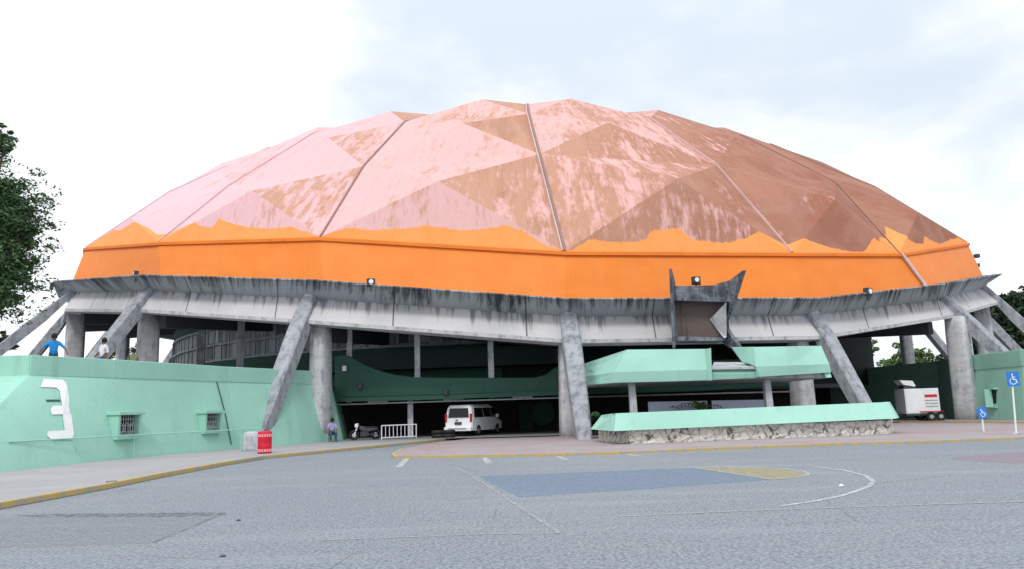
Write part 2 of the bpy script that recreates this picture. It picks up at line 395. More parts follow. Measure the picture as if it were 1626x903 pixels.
# valley gutters between the ribs
M['gutter'] = weathered('gutter_metal', (0.30, 0.20, 0.17), (0.12, 0.08, 0.07), 0.8, 1.5)
M['gutter_pink'] = weathered('gutter_pink', (0.62, 0.42, 0.44), (0.35, 0.24, 0.24), 0.7, 1.5)
M['gutter_brown'] = weathered('gutter_brown', (0.34, 0.2, 0.15), (0.2, 0.12, 0.1), 0.7, 1.5)
M['gutter_pale'] = weathered('flashing', (0.62, 0.43, 0.41), (0.3, 0.2, 0.17), 0.6, 1.5)
for i in range(-5, 7):
    mb = MB()
    for a, b in ((lev('B', i), lev('V', i)), (lev('V', i), lev('Sx', i)), (lev('Sx', i), lev('U', i))):
        d = (b - a).normalized(); side = d.cross(Vector((0, 0, 1))).normalized(); nn = side.cross(d).normalized()
        if nn.z < 0: nn = -nn
        g = {0: .085, -1: .055}.get(i, .03)
        mb.hexa([a - side * g - nn * .15, b - side * g - nn * .15, b + side * g - nn * .15, a + side * g - nn * .15,
                 a - side * g + nn * .10, b - side * g + nn * .10, b + side * g + nn * .10, a + side * g + nn * .10], 0)
        sd = side if side.x * (1) < 0 else -side
        if i not in (0, 1): continue
        e = sd * (g + .05)
        mb.hexa([a + e - nn * .1, b + e - nn * .1, b + e + sd * .09 - nn * .1, a + e + sd * .09 - nn * .1,
                 a + e + nn * .16, b + e + nn * .16, b + e + sd * .09 + nn * .16, a + e + sd * .09 + nn * .16], 1)
    mb.build('valley_gutter', [M['gutter'] if i in (-1, 0) else M['gutter_pink'] if i < -1 else M['gutter_brown'], M['gutter_pale']], dome_o, C0)

# orange drum and its ledge
drum = MB(); ledge = MB(); NS = 10
def chord(l, i, k, n, dR=0.0, dz=0.0):
    p = lev(l, i).lerp(lev(l, i + 1), k / n); h = Vector((p.x - CX, p.y - CY, 0)).normalized()
    return p + h * dR + Vector((0, 0, dz))
per = 0.0
for i in range(-10, 10):
    L = (lev('B', i) - lev('B', i + 1)).length
    for k in range(NS):
        a0, a1 = chord('B', i, k, NS), chord('B', i, k + 1, NS)
        b0, b1 = chord('lip', i, k, NS, -1.35, -0.25), chord('lip', i, k + 1, NS, -1.35, -0.25)
        u0, u1 = per + L * k / NS, per + L * (k + 1) / NS
        drum.add([b0, b1, a1, a0], [(0, 1, 2, 3)], 0, [[(u0, 0), (u1, 0), (u1, 3.1), (u0, 3.1)]])
        o0, o1 = chord('B', i, k, NS, .22, -.05), chord('B', i, k + 1, NS, .22, -.05)
        i0, i1 = chord('B', i, k, NS, -.3, .12), chord('B', i, k + 1, NS, -.3, .12)
        d = Vector((0, 0, -.2))
        ledge.hexa([o0 + d, o1 + d, i1 + d * 2, i0 + d * 2, o0, o1, i1, i0])
    per += L
drum_o = drum.build('drum', M['drum'], arena, C0, fix=False)
ledge.build('ledge', M['orange_trim'], drum_o, C0)
fl = MB()
a, b = lev('B', 2), chord('lip', 2, 0, NS, -1.35, -.2)
h = Vector((a.x - CX, a.y - CY, 0)).normalized(); sd = Vector((h.y, -h.x, 0))
fl.hexa([b - sd * .25, b + sd * .25, b + sd * .25 + h * .12, b - sd * .25 + h * .12, a - sd * .15 + h * .05, a + sd * .15 + h * .05, a + sd * .15 + h * .22, a - sd * .15 + h * .22])
fl.build('corner_flashing', M['gutter_pale'], drum_o, C0)
for yy in (407, 422, 438):
    p = at(1551, yy, 82); m_ = MB(); m_.box(p, (.45, .45, .4)); m_.tube(p - Vector((2.2, 0, 0)), p, .04)
    m_.build('bracket', M['dark_metal'], drum_o, C0)

# concrete rim with its fold
rim = MB(); per = 0.0
for i in range(-10, 10):
    L = (lev('lip', i) - lev('lip', i + 1)).length
    for k in range(8):
        def q(l, kk, dR=0, dz=0): return chord(l, i, kk, 8, dR, dz)
        u0, u1 = per + L * k / 8, per + L * (k + 1) / 8
        prof = [(('lip', -2.4, .02), 0), (('lip', -.05, .05), 0), (('lip', 0, -.03), 0.0), (('cr', 0, 0), .5), (('bot', 0, 0), 1.0), (('bot', -.02, -.22), 1.01), (('bot', -1.2, -.3), 1.02)]
        for (pa, va), (pb, vb) in zip(prof, prof[1:]):
            mi = 1 if vb > 1 else 0
            rim.add([q(pa[0], k, pa[1], pa[2]), q(pb[0], k, pb[1], pb[2]), q(pb[0], k + 1, pb[1], pb[2]), q(pa[0], k + 1, pa[1], pa[2])],
                    [(0, 1, 2, 3)], mi, [[(u0, va), (u0, vb), (u1, vb), (u1, va)]])
    per += L
rim_o = rim.build('rim_beam', [M['rim'], M['concrete_pillar']], arena, C0, fix=False)
sof = MB()
for i in range(-10, 10):
    for k in range(4):
        a0, a1 = chord('bot', i, k, 4, -1.1, -.28), chord('bot', i, k + 1, 4, -1.1, -.28)
        b0, b1 = chord('bot', i, k, 4, -11.5, .3), chord('bot', i, k + 1, 4, -11.5, .3)
        sof.add([a0, a1, b1, b0], [(0, 1, 2, 3)])
    a, b = chord('bot', i, 0, 4, -1.3, -.3), chord('bot', i, 0, 4, -11, .2)
    t_ = Vector((-(a.y - CY), a.x - CX, 0)).normalized() * .35; d = Vector((0, 0, -.9))
    sof.hexa([a - t_ + d, b - t_ + d, b + t_ + d, a + t_ + d, a - t_, b - t_, b + t_, a + t_])
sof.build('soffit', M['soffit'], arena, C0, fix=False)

DEBUG = False
LOWPX = {-3: (14, 545), -2: (170, 549), -1: (404, 712), 0: (928, 700), 1: (1366, 636), 2: (1620, 590)}
# leaning struts and upright piers, one pair per rib
def hz(l, i): return lev(l, i)
for i in range(-10, 10):
    top = lev('cr', i); foot = polar(54.6 + max(0, abs(i) - 1) * .9, i, 0.0)
    if i in LOWPX:
        h_ = Vector((top.x - CX, top.y - CY, 0)).normalized(); q = on_plane(*LOWPX[i], top, Vector((-h_.y, h_.x, 0)))
        foot = top + (q - top) * ((top.z + .3) / max(top.z - q.z, .1))
        if DEBUG: print('strut', i, [round(v, 2) for v in top], [round(v, 2) for v in q], [round(v, 2) for v in foot])
    foot.z = -0.3
    d = (foot - top); hdir = Vector((foot.x - CX, foot.y - CY, 0)).normalized(); tang = Vector((-hdir.y, hdir.x, 0))
    ax = d.normalized(); nrm = tang.cross(ax); nrm = nrm if nrm.dot(hdir) > 0 else -nrm
    if i in (-2, -3, -4): foot = top + d * ((top.z - 3.3) / (top.z + .3))
    mb = MB(); rings = []
    for t, wd, dp in ((0.0, .46, .26), (0.12, .52, .40), (0.25, .52, .54), (0.7, .46, .52), (1.0, .38, .46)):
        c = top.lerp(foot, t) + nrm * (.22 - .12 * t)
        ch = .09
        rings.append([c - tang * wd - nrm * dp, c + tang * wd - nrm * dp, c + tang * wd + nrm * (dp * .55 - ch), c + tang * (wd - ch) + nrm * dp * .55, c - tang * (wd - ch) + nrm * dp * .55, c - tang * wd + nrm * (dp * .55 - ch)])
    mb.loft(rings)
    st = mb.build('strut', M['concrete_strut'], arena, C0)
    if i in (-1, 0, 1):
        hb = MB(); hb.box(top + nrm * .25 + Vector((0, 0, .05)), (.55, .3, .5), math.atan2(tang.y, tang.x)); hb.build('strut_head', M['concrete_pale'], st, C0, bevel=.05)
    # pier
    pb = polar(48.0 if i != 2 else 49.2, i, 0); ptop = lev('bot', i).z - .1
    ang = math.atan2(tang.y, tang.x); mb = MB(); rings = []
    for zz, wd, dp in ((-.2, .62, .74), (1.2, .58, .72), (ptop - 1.0, .50, .68), (ptop + .1, .46, .64)):
        rg = []
        for k in range(20):
            a = 2 * math.pi * k / 20; cx_, sy_ = math.cos(a), math.sin(a)
            e = 0.55
            px = wd * math.copysign(abs(cx_) ** e, cx_); py = dp * math.copysign(abs(sy_) ** e, sy_)
            rg.append(Vector((pb.x, pb.y, zz)) + tang * px + hdir * py)
        rings.append(rg)
    mb.loft(rings); mb.build('pier', M['concrete_pillar'], arena, C0, smooth=True).data.shade_smooth()
for o in arena.children:
    if o.name.startswith('pier'): o.data.shade_smooth()
# bare concrete footing at the left strut
p = G(392, 716, .12); mb = MB(); mb.box(p + Vector((0.15, .1, .4)), (.75, .7, 1.0), .3); mb.build('footing', M['concrete_pale'], arena, C0, bevel=.2)

# the bowl under the roof
def arc_wall(mb, R0, z0, z1, a0, a1, n, thick=0.0, m=0):
    for k in range(n):
        t0, t1 = a0 + (a1 - a0) * k / n, a0 + (a1 - a0) * (k + 1) / n
        f = lambda R, t, z: Vector((CX + R * math.sin(t), CY - R * math.cos(t), z))
        if thick: mb.hexa([f(R0, t0, z0), f(R0, t1, z0), f(R0 - thick, t1, z0), f(R0 - thick, t0, z0), f(R0, t0, z1), f(R0, t1, z1), f(R0 - thick, t1, z1), f(R0 - thick, t0, z1)], m)
        else: mb.add([f(R0, t0, z0), f(R0, t1, z0), f(R0, t1, z1), f(R0, t0, z1)], [(0, 1, 2, 3)], m)
bw = MB(); arc_wall(bw, 38.6, 3.0, 14.5, -math.pi, math.pi, 120)
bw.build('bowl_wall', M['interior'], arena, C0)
zs = at_R(400, 567, 39).z; zt = at_R(400, 511, 39).z
for za, zc in ((3.0, zs), (zt, zt + 1.1)):
    gb = MB(); arc_wall(gb, 39.0, za, zc, -1.5, -.05, 40, .35); gb.build('green_band', M['green_shaded'], arena, C0)
wf = MB()
for z_ in (zs + .08, (zs + zt) / 2, zt - .06): arc_wall(wf, 39.12, z_ - .07, z_ + .07, -1.5, .55, 60, .14)
for k in range(68):
    t = -1.5 + 2.04 * k / 67; p = Vector((CX + 39.06 * math.sin(t), CY - 39.06 * math.cos(t), 0))
    wf.box(p + Vector((0, 0, (zs + zt) / 2)), (.09, .09, zt - zs), t)
wfo = wf.build('window_band', M['grey_metal'], arena, C0)
gl = MB(); arc_wall(gl, 38.85, zs, zt, -1.5, .55, 60, .05)
gt = NT('gallery_glass'); cc = gt.coord(); ss = gt.sep(cc)
azn = gt.math('ARCTAN2', ss[0], gt.math('MULTIPLY', ss[1], -1.0))
pn = gt.n('ShaderNodeTexWhiteNoise', noise_dimensions='2D'); gt.l(gt.comb(gt.math('FLOOR', gt.math('MULTIPLY', azn, 49.0)), gt.math('FLOOR', gt.math('MULTIPLY', ss[2], .75))), pn.inputs['Vector'])
gt.out(gt.mix(pn.outputs[0], (0.05, 0.065, 0.08), (0.45, 0.50, 0.57)), 0.25)
gl.build('glass', gt.mat, wfo, C0)
# dim upper balcony over the front
z0, z1 = at_R(720, 579, 40.5).z, at_R(720, 553, 40.5).z
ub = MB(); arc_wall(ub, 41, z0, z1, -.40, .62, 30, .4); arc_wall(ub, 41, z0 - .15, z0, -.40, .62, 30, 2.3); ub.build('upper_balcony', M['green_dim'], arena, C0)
# swooping balcony front
RB = 45.6
topl = [(531, 566), (540, 563), (550, 564), (562, 569), (580, 579), (600, 587), (625, 594), (655, 598), (700, 599), (780, 599), (850, 599), (868, 594), (880, 585), (892, 577), (925, 577), (1000, 572), (1100, 572), (1290, 566), (1296, 566)]
botl = [(531, 637), (620, 635), (700, 633), (780, 630), (900, 626), (1100, 620), (1296, 609)]
def interp(tab, x):
    for (a, ya), (b, yb) in zip(tab, tab[1:]):
        if a <= x <= b: return ya + (yb - ya) * (x - a) / (b - a)
    return tab[-1][1]
bal = MB(); xs = list(range(531, 660, 6)) + list(range(660, 1297, 16))
prev = None
for x in xs:
    t_ = at_R(x, interp(topl, x), RB); b_ = at_R(x, interp(botl, x), RB); t_ = Vector((b_.x, b_.y, t_.z))
    inn = Vector((CX - b_.x, CY - b_.y, 0)).normalized() * .35
    cur = (b_, t_, inn)
    if prev:
        b0, t0, i0 = prev
        bal.hexa([b0, b_, b_ + inn, b0 + i0, t0, t_, t_ + inn, t0 + i0])
        lipz_ = Vector((0, 0, .35)); o0, o1 = -i0 * .2, -inn * .2
        bal.hexa([b0 + lipz_ * .9 + o0, b_ + lipz_ * .9 + o1, b_ + lipz_ * .9 + inn * .5, b0 + lipz_ * .9 + i0 * .5, b0 + lipz_ * 1.15 + o0, b_ + lipz_ * 1.15 + o1, b_ + lipz_ * 1.15 + inn * .5, b0 + lipz_ * 1.15 + i0 * .5])
    prev = cur
bal.build('balcony_front', M['green_shaded'], arena, C0)
bf = MB(); zb = at_R(700, 633, RB).z
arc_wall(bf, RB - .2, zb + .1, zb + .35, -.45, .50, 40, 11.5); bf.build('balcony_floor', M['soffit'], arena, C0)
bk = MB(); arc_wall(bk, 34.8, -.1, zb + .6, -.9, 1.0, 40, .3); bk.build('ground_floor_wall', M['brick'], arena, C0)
cols = [(555, 505, 562), (663, 520, 598), (780, 533, 597)]
for x, y0, y1 in cols:
    b_ = at_R(x, y1, RB - .6); t_ = at_R(x, y0, RB - .6); mb = MB()
    mb.box(Vector((b_.x, b_.y, (zb + t_.z + .6) / 2)), (.34, .34, t_.z + .6 - zb), .1); mb.build('gallery_column', M['concrete_pillar'], arena, C0)
for x in (652, 1455 / 2 + 60, 855):
    b_ = at_R(x, 690, RB - 1.2); mb = MB(); mb.box(Vector((b_.x, b_.y, zb / 2)), (.34, .34, zb), .1)
    if x == 652: mb.build('gallery_column', M['concrete_pillar'], arena, C0)
for x, y1 in ((319, 580), (381, 588), (228, 560)):
    b_ = at_R(x, y1, 42.5); mb = MB(); mb.box(Vector((b_.x, b_.y, 6.4)), (.5, .6, 8.2), .3); mb.build('gallery_column', M['concrete_strut'], arena, C0)
em = MB(); e_ = at_R(862, 655, 35.0); hd = Vector((e_.x - CX, e_.y - CY, 0)).normalized(); ta = Vector((-hd.y, hd.x, 0))
em.tube(e_ + hd * .05, e_ + hd * .12, .9, .9, 32); emo = em.build('round_emblem', M['green_shaded'], arena, C0)
er = MB()
for k in range(32):
    a0, a1 = 2 * math.pi * k / 32, 2 * math.pi * (k + 1) / 32
    f = lambda a: e_ + hd * .15 + (ta * math.cos(a) + Vector((0, 0, 1)) * math.sin(a)) * .78
    er.tube(f(a0), f(a1), .04, .04, 5)
er.build('emblem_rim', M['green_shaded'], emo, C0)

for x in (600, 720, 830):
    p = at_R(x, 640, 43.0); mb = MB(); mb.box(Vector((p.x, p.y, zb + .02)), (1.3, .16, .10), .1); mb.build('tube_lamp', M['white_metal'], arena, C0)
pm = MB(); pm.path([Vector((CX + 45.3 * math.sin(t), CY - 45.3 * math.cos(t), zb - .12)) for t in [-.35 + .75 * k / 24 for k in range(25)]], .05, 6); pm.build('pipe', M['grey_metal'], arena, C0)
for x, z_ in ((547, 584), (572, 612), (708, 622)):
    p = at_R(x, z_, RB + .1); mb = MB(); mb.box(p, (.26, .3, .34), .1); mb.build('wall_lamp', M['dark_metal'] if x != 547 else M['white_paint'], arena, C0, bevel=.04)
for x in (836, 905):
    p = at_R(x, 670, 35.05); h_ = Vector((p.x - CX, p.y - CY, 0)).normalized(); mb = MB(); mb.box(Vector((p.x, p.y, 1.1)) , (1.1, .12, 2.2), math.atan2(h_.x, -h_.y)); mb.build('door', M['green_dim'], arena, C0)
# the rain spout on the rim over the entrance
sp = empty_parent = None
spout = MB(); UPV = Vector((0, 0, 1))
pR0, pR1 = at(1150, 480, 43.9), at(1183, 480, 40.9)
nR = (pR1 - pR0).cross(UPV).normalized()
outl = [(1154, 452), (1166, 444), (1185, 430), (1170, 474), (1157, 508), (1158, 520), (1180, 552), (1163, 551), (1148, 538), (1154, 530)]
poly = [on_plane(x, y, pR0, nR) for x, y in outl]
spout.prism(poly, nR * .22)
sp_o = spout.build('spout_cheek', M['concrete_dark'], arena, C0); spout = MB()
pL0 = at(1075, 480, 44.2); pL1 = at(1070, 480, 41.0); nL = (pL1 - pL0).cross(UPV).normalized()
pl = [(pL0, 452), (pL1, 427)]
zT = on_plane(1069, 427, pL1, Vector((0, 1, 0))).z; zM = on_plane(1074, 453, pL0, Vector((0, 1, 0))).z; zB = on_plane(1073, 551, pL1, Vector((0, 1, 0))).z
lp = [Vector((pL1.x, pL1.y, zT)), Vector((pL0.x, pL0.y, zM)), Vector((pL0.x, pL0.y, zB + 1.2)), Vector((pL1.x + .02, pL1.y + .5, zB)), Vector((pL1.x, pL1.y + .3, zB + 2))]
spout.prism(lp, nL * .14)
spout.build('spout_cheek', M['concrete_dark'], arena, C0)
lt = MB(); lp = [at(1069, 453, 42.4), at(1100, 453, 42.4), at(1134, 452, 42.4), at(1156, 446, 42.4), at(1162, 478, 42.4), at(1069, 476, 42.4)]
lt.prism(lp, Vector((0, .5, 0))); lt.build('lintel', M['concrete_dark'], sp_o, C0)
bkp = MB(); lp = [at(1074, 474, 43.2), at(1154, 474, 43.2), at(1154, 534, 43.2), at(1074, 534, 43.2)]
bkp.prism(lp, Vector((0, .3, 0))); bkp.build('rusty_back', M['rust'], sp_o, C0)
wg = MB(); lp = [at(1153, 479, 42.35), at(1127, 506, 43.1), at(1137, 520, 43.1), at(1150, 536, 42.35), at(1154, 534, 42.35)]
wg.prism(lp, Vector((.05, .25, 0))); wg.build('wedge', M['concrete_pale'], sp_o, C0)
tr = MB(); lp = [at(1076, 533, 42.7), at(1150, 535, 42.7), at(1150, 540, 42.7), at(1076, 540, 42.7)]
tr.prism(lp, Vector((0, 1.6, 0))); tr.build('trough', M['concrete_dark'], sp_o, C0)
mb = MB(); mb.hexa([at(1076, 474, 42.93), at(1152, 474, 42.93), at(1152, 474, 43.7), at(1076, 474, 43.7), at(1076, 466, 42.93), at(1152, 466, 42.93), at(1152, 466, 43.7), at(1076, 466, 43.7)]); mb.build('recess_shade_slab', M['concrete_dark'], sp_o, C0)  # hidden slab added behind the lintel to darken the recess

# ------------------------------------------------------------------ flood lights on the rim
FL = [((216, 432), 46, .55, 'dark floodlight on the rim above the left green wall', -1), ((589, 444), 44, .5, 'dark square floodlight on the rim left of the middle strut', .25), ((1105, 445), 43.6, .5, 'white faced floodlight on top of the concrete rain spout', .2), ((1378, 458), 52, .6, 'black floodlight with white lens on the right half of the rim', 0.6), ((82, 455), 71, .6, 'small lamp at the far left tip of the concrete rim', -1)]
for (x, y), Y, sz, lab, yaw in FL:
    if x in (216, 589, 1378):
        p = at_R(x, y + 4, RL['lip'] - .5)
    else: p = at(x, y, Y)
    e = empty('floodlight', p - Vector((0, 0, sz * .5))); tag(e, lab, 'floodlight', 'floodlights along the rim')
    r = Matrix.Rotation(yaw, 3, 'Z')
    b = MB(); b.box(p, (sz, sz * .55, sz * .8), yaw); b.build('housing', M['dark_metal'], e, e.location, bevel=.05)
    b = MB(); b.tube(p + r @ Vector((0, -sz * .2, 0)), p + r @ Vector((0, -sz * .33, 0)), sz * .27, sz * .27, 16); b.build('lens', M['lens'], e, e.location)
    b = MB(); b.tube(p - Vector((0, 0, sz * 1.0)), p, .05); b.box(p - Vector((0, 0, sz * .45)), (sz * 1.1, .08, .06), yaw); b.build('bracket', M['dark_metal'], e, e.location)

# ------------------------------------------------------------------ ground
def sheet(name, pts2, mat, z):
    mb = MB(); ps = [Vector((p[0], p[1], z)) for p in pts2]
    tri = tessellate_polygon([ps]); mb.add(ps, [tuple(t) for t in tri])
    o = mb.build(name, mat); 
    if o.data.polygons[0].normal.z < 0: o.data.flip_normals()
    return tag(o, kind='structure')
def slab(name, pts2, mat, z0, z1):
    mb = MB(); mb.prism([Vector((p[0], p[1], z0)) for p in pts2], Vector((0, 0, z1 - z0)), 0)
    return tag(mb.build(name, mat), kind='structure')
def asphalt():
    t = NT('asphalt'); c = t.coord()
    big = t.noise(c, 0.06, 5, 0.6); mid = t.noise(c, 0.6, 7, 0.7); fine = t.noise(c, 22, 4, 0.75); grit = t.noise(c, 75, 2, 0.6)
    a = t.mix(t.rng(big, 0.35, 0.65), (0.205, 0.24, 0.278), (0.25, 0.28, 0.315))
    a = t.mix(t.math('MULTIPLY', t.rng(mid, 0.5, 0.75), 0.3), a, (0.28, 0.29, 0.30))
    a = t.mix(t.rng(fine, 0.40, 0.60), t.mix(0.48, a, (0.055, 0.065, 0.08)), t.mix(0.40, a, (0.46, 0.48, 0.50)))
    coarse = t.noise(c, 7.5, 3, 0.65)
    a = t.mix(t.math('MULTIPLY', t.rng(coarse, 0.50, 0.64), 0.34), a, (0.10, 0.12, 0.145))
    worn_ = t.noise(t.mapping(c, (.16, .9, 1), rot=(0, 0, .12)), 1.0, 6, 0.65)
    a = t.mix(t.math('MULTIPLY', t.rng(worn_, 0.5, 0.7), 0.30), a, (0.34, 0.37, 0.40))
    stain = t.rng(t.noise(c, 0.45, 7, 0.72), 0.60, 0.70)
    a = t.mix(t.math('MULTIPLY', stain, 0.45), a, (0.10, 0.12, 0.14))
    cv_ = t.n('ShaderNodeTexVoronoi', feature='DISTANCE_TO_EDGE'); cd_ = t.n('ShaderNodeMix', data_type='VECTOR'); 
    t.l(t.mapping(c, (.16, .16, 1)), cv_.inputs['Vector']); cv_.inputs['Scale'].default_value = 1.0
    crack = t.math('MULTIPLY', t.rng(cv_.outputs['Distance'], 0.0025, 0.0008), t.rng(t.noise(c, .3, 3), .5, .6))
    a = t.mix(t.math('MULTIPLY', crack, 0.55), a, (0.06, 0.07, 0.08))
    a = t.mix(t.math('MULTIPLY', t.rng(grit, 0.55, 0.7), 0.4), a, (0.5, 0.51, 0.52))
    t.bump(t.math('ADD', fine, grit), 0.5, 0.01)
    # long faint tyre wear
    return t.out(a, 0.85)
M['asphalt'] = asphalt()
sheet('ground', [(-900, -60), (900, -60), (900, 1600), (-900, 1600)], M['asphalt'], 0.0)
M['sidewalk'] = weathered('sidewalk_concrete', (0.36, 0.35, 0.36), (0.2, 0.2, 0.21), 0.5, 1.2, False)
def kerbpaint():
    t = NT('yellow_kerb'); c = t.coord()
    f = t.rng(t.noise(c, 3.5, 8, 0.72), 0.44, 0.60)
    return t.out(t.mix(f, (0.50, 0.365, 0.12), (0.34, 0.32, 0.28)), 0.75)
M['kerb'] = kerbpaint()
kpx = [(-120, 835), (0, 808), (90, 791), (170, 776), (260, 757), (360, 738), (420, 728), (490, 721), (560, 714), (620, 708), (680, 702), (720, 697)]
kpt = [G(x, y) for x, y in kpx]
kin = []
for j, p in enumerate(kpt):
    a = kpt[max(j - 1, 0)]; b = kpt[min(j + 1, len(kpt) - 1)]; d = (b - a).normalized(); n_ = Vector((-d.y, d.x, 0)); kin.append(p + n_ * .16)
kb = MB()
for j in range(len(kpt) - 1):
    a, b, c, d = kpt[j], kpt[j + 1], kin[j + 1], kin[j]; h = Vector((0, 0, .14))
    kb.hexa([a, b, c, d, a + h, b + h, c + h, d + h])
kerb = tag(kb.build('kerb', M['kerb'], bevel=.02), kind='structure')
slab('sidewalk', [(p.x, p.y) for p in kin] + [(kin[-1].x + .3, 52), (-4, 60), (-40, 60), (-40, 10)], M['sidewalk'], 0.0, .125)
# grey break in the yellow kerb
p = G(176, 773); mb = MB(); mb.box(p + Vector((-.02, .06, .08)), (.24, .2, .15), .6); tag(mb.build('kerb_joint', M['concrete_dark']), kind='structure')

def pavers():
    t = NT('pink_pavers'); c = t.coord()
    f = t.rng(t.noise(c, 0.35, 6, 0.65), 0.42, 0.62); g = t.noise(c, 6, 6, 0.7)
    a = t.mix(f, (0.38, 0.35, 0.36), (0.40, 0.29, 0.29))
    b = t.n('ShaderNodeTexBrick'); t.l(c, b.inputs['Vector']); b.inputs['Scale'].default_value = 2.4
    b.inputs['Color1'].default_value = (1, 1, 1, 1); b.inputs['Color2'].default_value = (.9, .9, .9, 1); b.inputs['Mortar'].default_value = (.7, .7, .7, 1); b.inputs['Mortar Size'].default_value = .02
    a = t.mix(1.0, a, b.outputs[0], 'MULTIPLY')
    a = t.mix(t.math('MULTIPLY', t.rng(g, 0.5, 0.75), 0.35), a, (0.22, 0.21, 0.22))
    red = t.rng(t.noise(t.mapping(c, (.5, 1.2, 1)), 0.6, 4), 0.60, 0.68)
    a = t.mix(t.math('MULTIPLY', red, 0.5), a, (0.5, 0.2, 0.17))
    return t.out(a, 0.85)
M['pavers'] = pavers()
M['floor_dark'] = weathered('worn_floor', (0.26, 0.265, 0.27), (0.13, 0.13, 0.135), 0.5, 1.0, False)
ipx = [(628, 727), (700, 726), (800, 724.5), (900, 722.5), (985, 720), (1060, 717), (1150, 713), (1250, 709.5), (1340, 706), (1440, 703.5), (1540, 700), (1640, 696), (1800, 691)]
ip = [G(x, y) for x, y in ipx]
left = [G(625, 722.5), G(640, 714), (G(700, 702.5)), (G(760, 696)), (G(850, 690.5)), G(884, 689)]
isl = [(p.x, p.y) for p in ip] + [(70, 48), (70, 70), (20, 60)] + [(p.x, p.y) for p in reversed(left)]
slab('plaza', isl, M['pavers'], 0.0, .07)
M['kerb_thin'] = kerbpaint(); 
kb = MB(); line = [left[1], left[0]] + ip
for a, b in zip(line, line[1:]):
    d = (b - a).normalized(); n_ = Vector((d.y, -d.x, 0)) * .07
    kb.hexa([a + n_, b + n_, b - n_, a - n_, *(p + Vector((0, 0, .085)) for p in (a + n_, b + n_, b - n_, a - n_))])
tag(kb.build('plaza_kerb', M['kerb_thin']), kind='structure')
arc = [(CX + 47.8 * math.sin(-.4 + 1.1 * k / 20), CY - 47.8 * math.cos(-.4 + 1.1 * k / 20)) for k in range(21)] + [(CX + 38 * math.sin(.7 - 1.1 * k / 20), CY - 38 * math.cos(.7 - 1.1 * k / 20)) for k in range(21)]
sheet('arena_floor', arc, M['floor_dark'], .075 + .055)

# painted markings and repairs on the asphalt
def worn(name, col, cover=.5, soft=.08):
    t = NT(name); c = t.coord()
    k = t.noise(c, 5.0, 9, 0.75)
    f = t.rng(k, .5 - (cover - .5) * .5 - soft, .5 - (cover - .5) * .5 + soft)
    t.out(col, .85)
    mx = t.n('ShaderNodeMixShader'); tr = t.n('ShaderNodeBsdfTransparent'); t.l(f, mx.inputs[0]); t.l(tr.outputs[0], mx.inputs[1]); t.l(t.b.outputs[0], mx.inputs[2])
    t.l(mx.outputs[0], t.t.nodes['Material Output'].inputs['Surface'])
    return t.mat
M['worn_white'] = worn('worn_white_line', (0.55, 0.57, 0.57), .6, .2)
M['faint_white'] = worn('faint_white_line', (0.42, 0.45, 0.47), .5, .2)
M['worn_blue'] = worn('worn_blue_court', (0.22, 0.30, 0.43), .42, .3)
M['worn_yellow'] = worn('worn_yellow_court', (0.45, 0.40, 0.24), .55, .3)
M['worn_pink'] = worn('worn_pink_court', (0.42, 0.30, 0.34), .4, .3)
M['tar'] = worn('tar_seam', (0.08, 0.09, 0.105), .3, .25)
M['repair'] = worn('pale_repair', (0.32, 0.34, 0.36), .35, .3)
def gp(pxs): return [(G(x, y).x, G(x, y).y) for x, y in pxs]
sheet('court_key', gp([(760, 755), (1102, 742), (1227, 761), (1020, 776), (825, 789), (790, 772)]), M['worn_blue'], .004)
a, b, c = G(1102, 742), G(1227, 761), G(1281, 748)
mid = (a + b) / 2; ra = (a - b).length / 2; e1 = (a - mid).normalized(); e2 = (c - mid); e2 = (e2 - e1 * e2.dot(e1)); rb = e2.length; e2.normalize()
half = [mid + e1 * ra * math.cos(t) + e2 * rb * math.sin(t) for t in [math.pi * k / 24 for k in range(25)]]
sheet('court_semicircle', [(p.x, p.y) for p in half], M['worn_yellow'], .005)
def stripe(name, pts3, w, mat, z):
    mb = MB()
    for p, q in zip(pts3, pts3[1:]):
        d = (q - p).normalized(); n_ = Vector((-d.y, d.x, 0)) * w / 2; up = Vector((0, 0, z))
        mb.add([p - n_ + up, q - n_ + up, q + n_ + up, p + n_ + up], [(0, 1, 2, 3)])
    return tag(mb.build(name, mat, fix=False), kind='structure')
stripe('court_line', half + [half[0]], .06, M['worn_white'], .010)
stripe('court_line', [G(1200, 738.5), G(1290, 740), G(1340, 746), (G(1375, 755)), G(1387, 764), G(1380, 772), G(1355, 781), G(1331, 788), G(1290, 796), G(1240, 803)], .10, M['worn_white'], .008)
stripe('court_line', [G(715, 736), G(770, 768), G(830, 808), G(888, 846)], .07, M['faint_white'], .008)
stripe('court_line', [G(980, 820), G(1150, 812), G(1400, 803), G(1626, 796)], .08, M['faint_white'], .009)
stripe('court_line', [G(500, 858), G(760, 848), G(888, 846)], .05, M['faint_white'], .009)
stripe('court_line', [G(1260, 731), G(1500, 724)], .08, M['faint_white'], .009)
sheet('court_patch', gp([(1505, 727), (1545, 722), (1640, 716), (1700, 716), (1700, 734), (1640, 736), (1560, 733)]), M['worn_pink'], .004)
for (x0, y0, x1, y1), w in (((646, 727.5, 633, 741), .13), ((769, 726, 777, 735), .13), ((886, 724, 899, 729), .13), ((995, 720.5, 1020, 724), .13)):
    stripe('stall_mark', [G(x0, y0), G(x1, y1)], w * 1.6, M['worn_white'], .006)
for (x0, y0, x1, y1) in ((1085, 718, 1135, 717), (1215, 713, 1300, 710), (1380, 706, 1450, 705)):
    stripe('stall_mark', [G(x0, y0), G(x1, y1)], .1, M['worn_white'], .006)
sheet('asphalt_repair', gp([(-90, 824), (52, 820), (345, 818), (300, 838), (243, 861), (120, 866), (-120, 872)]), M['repair'], .004)
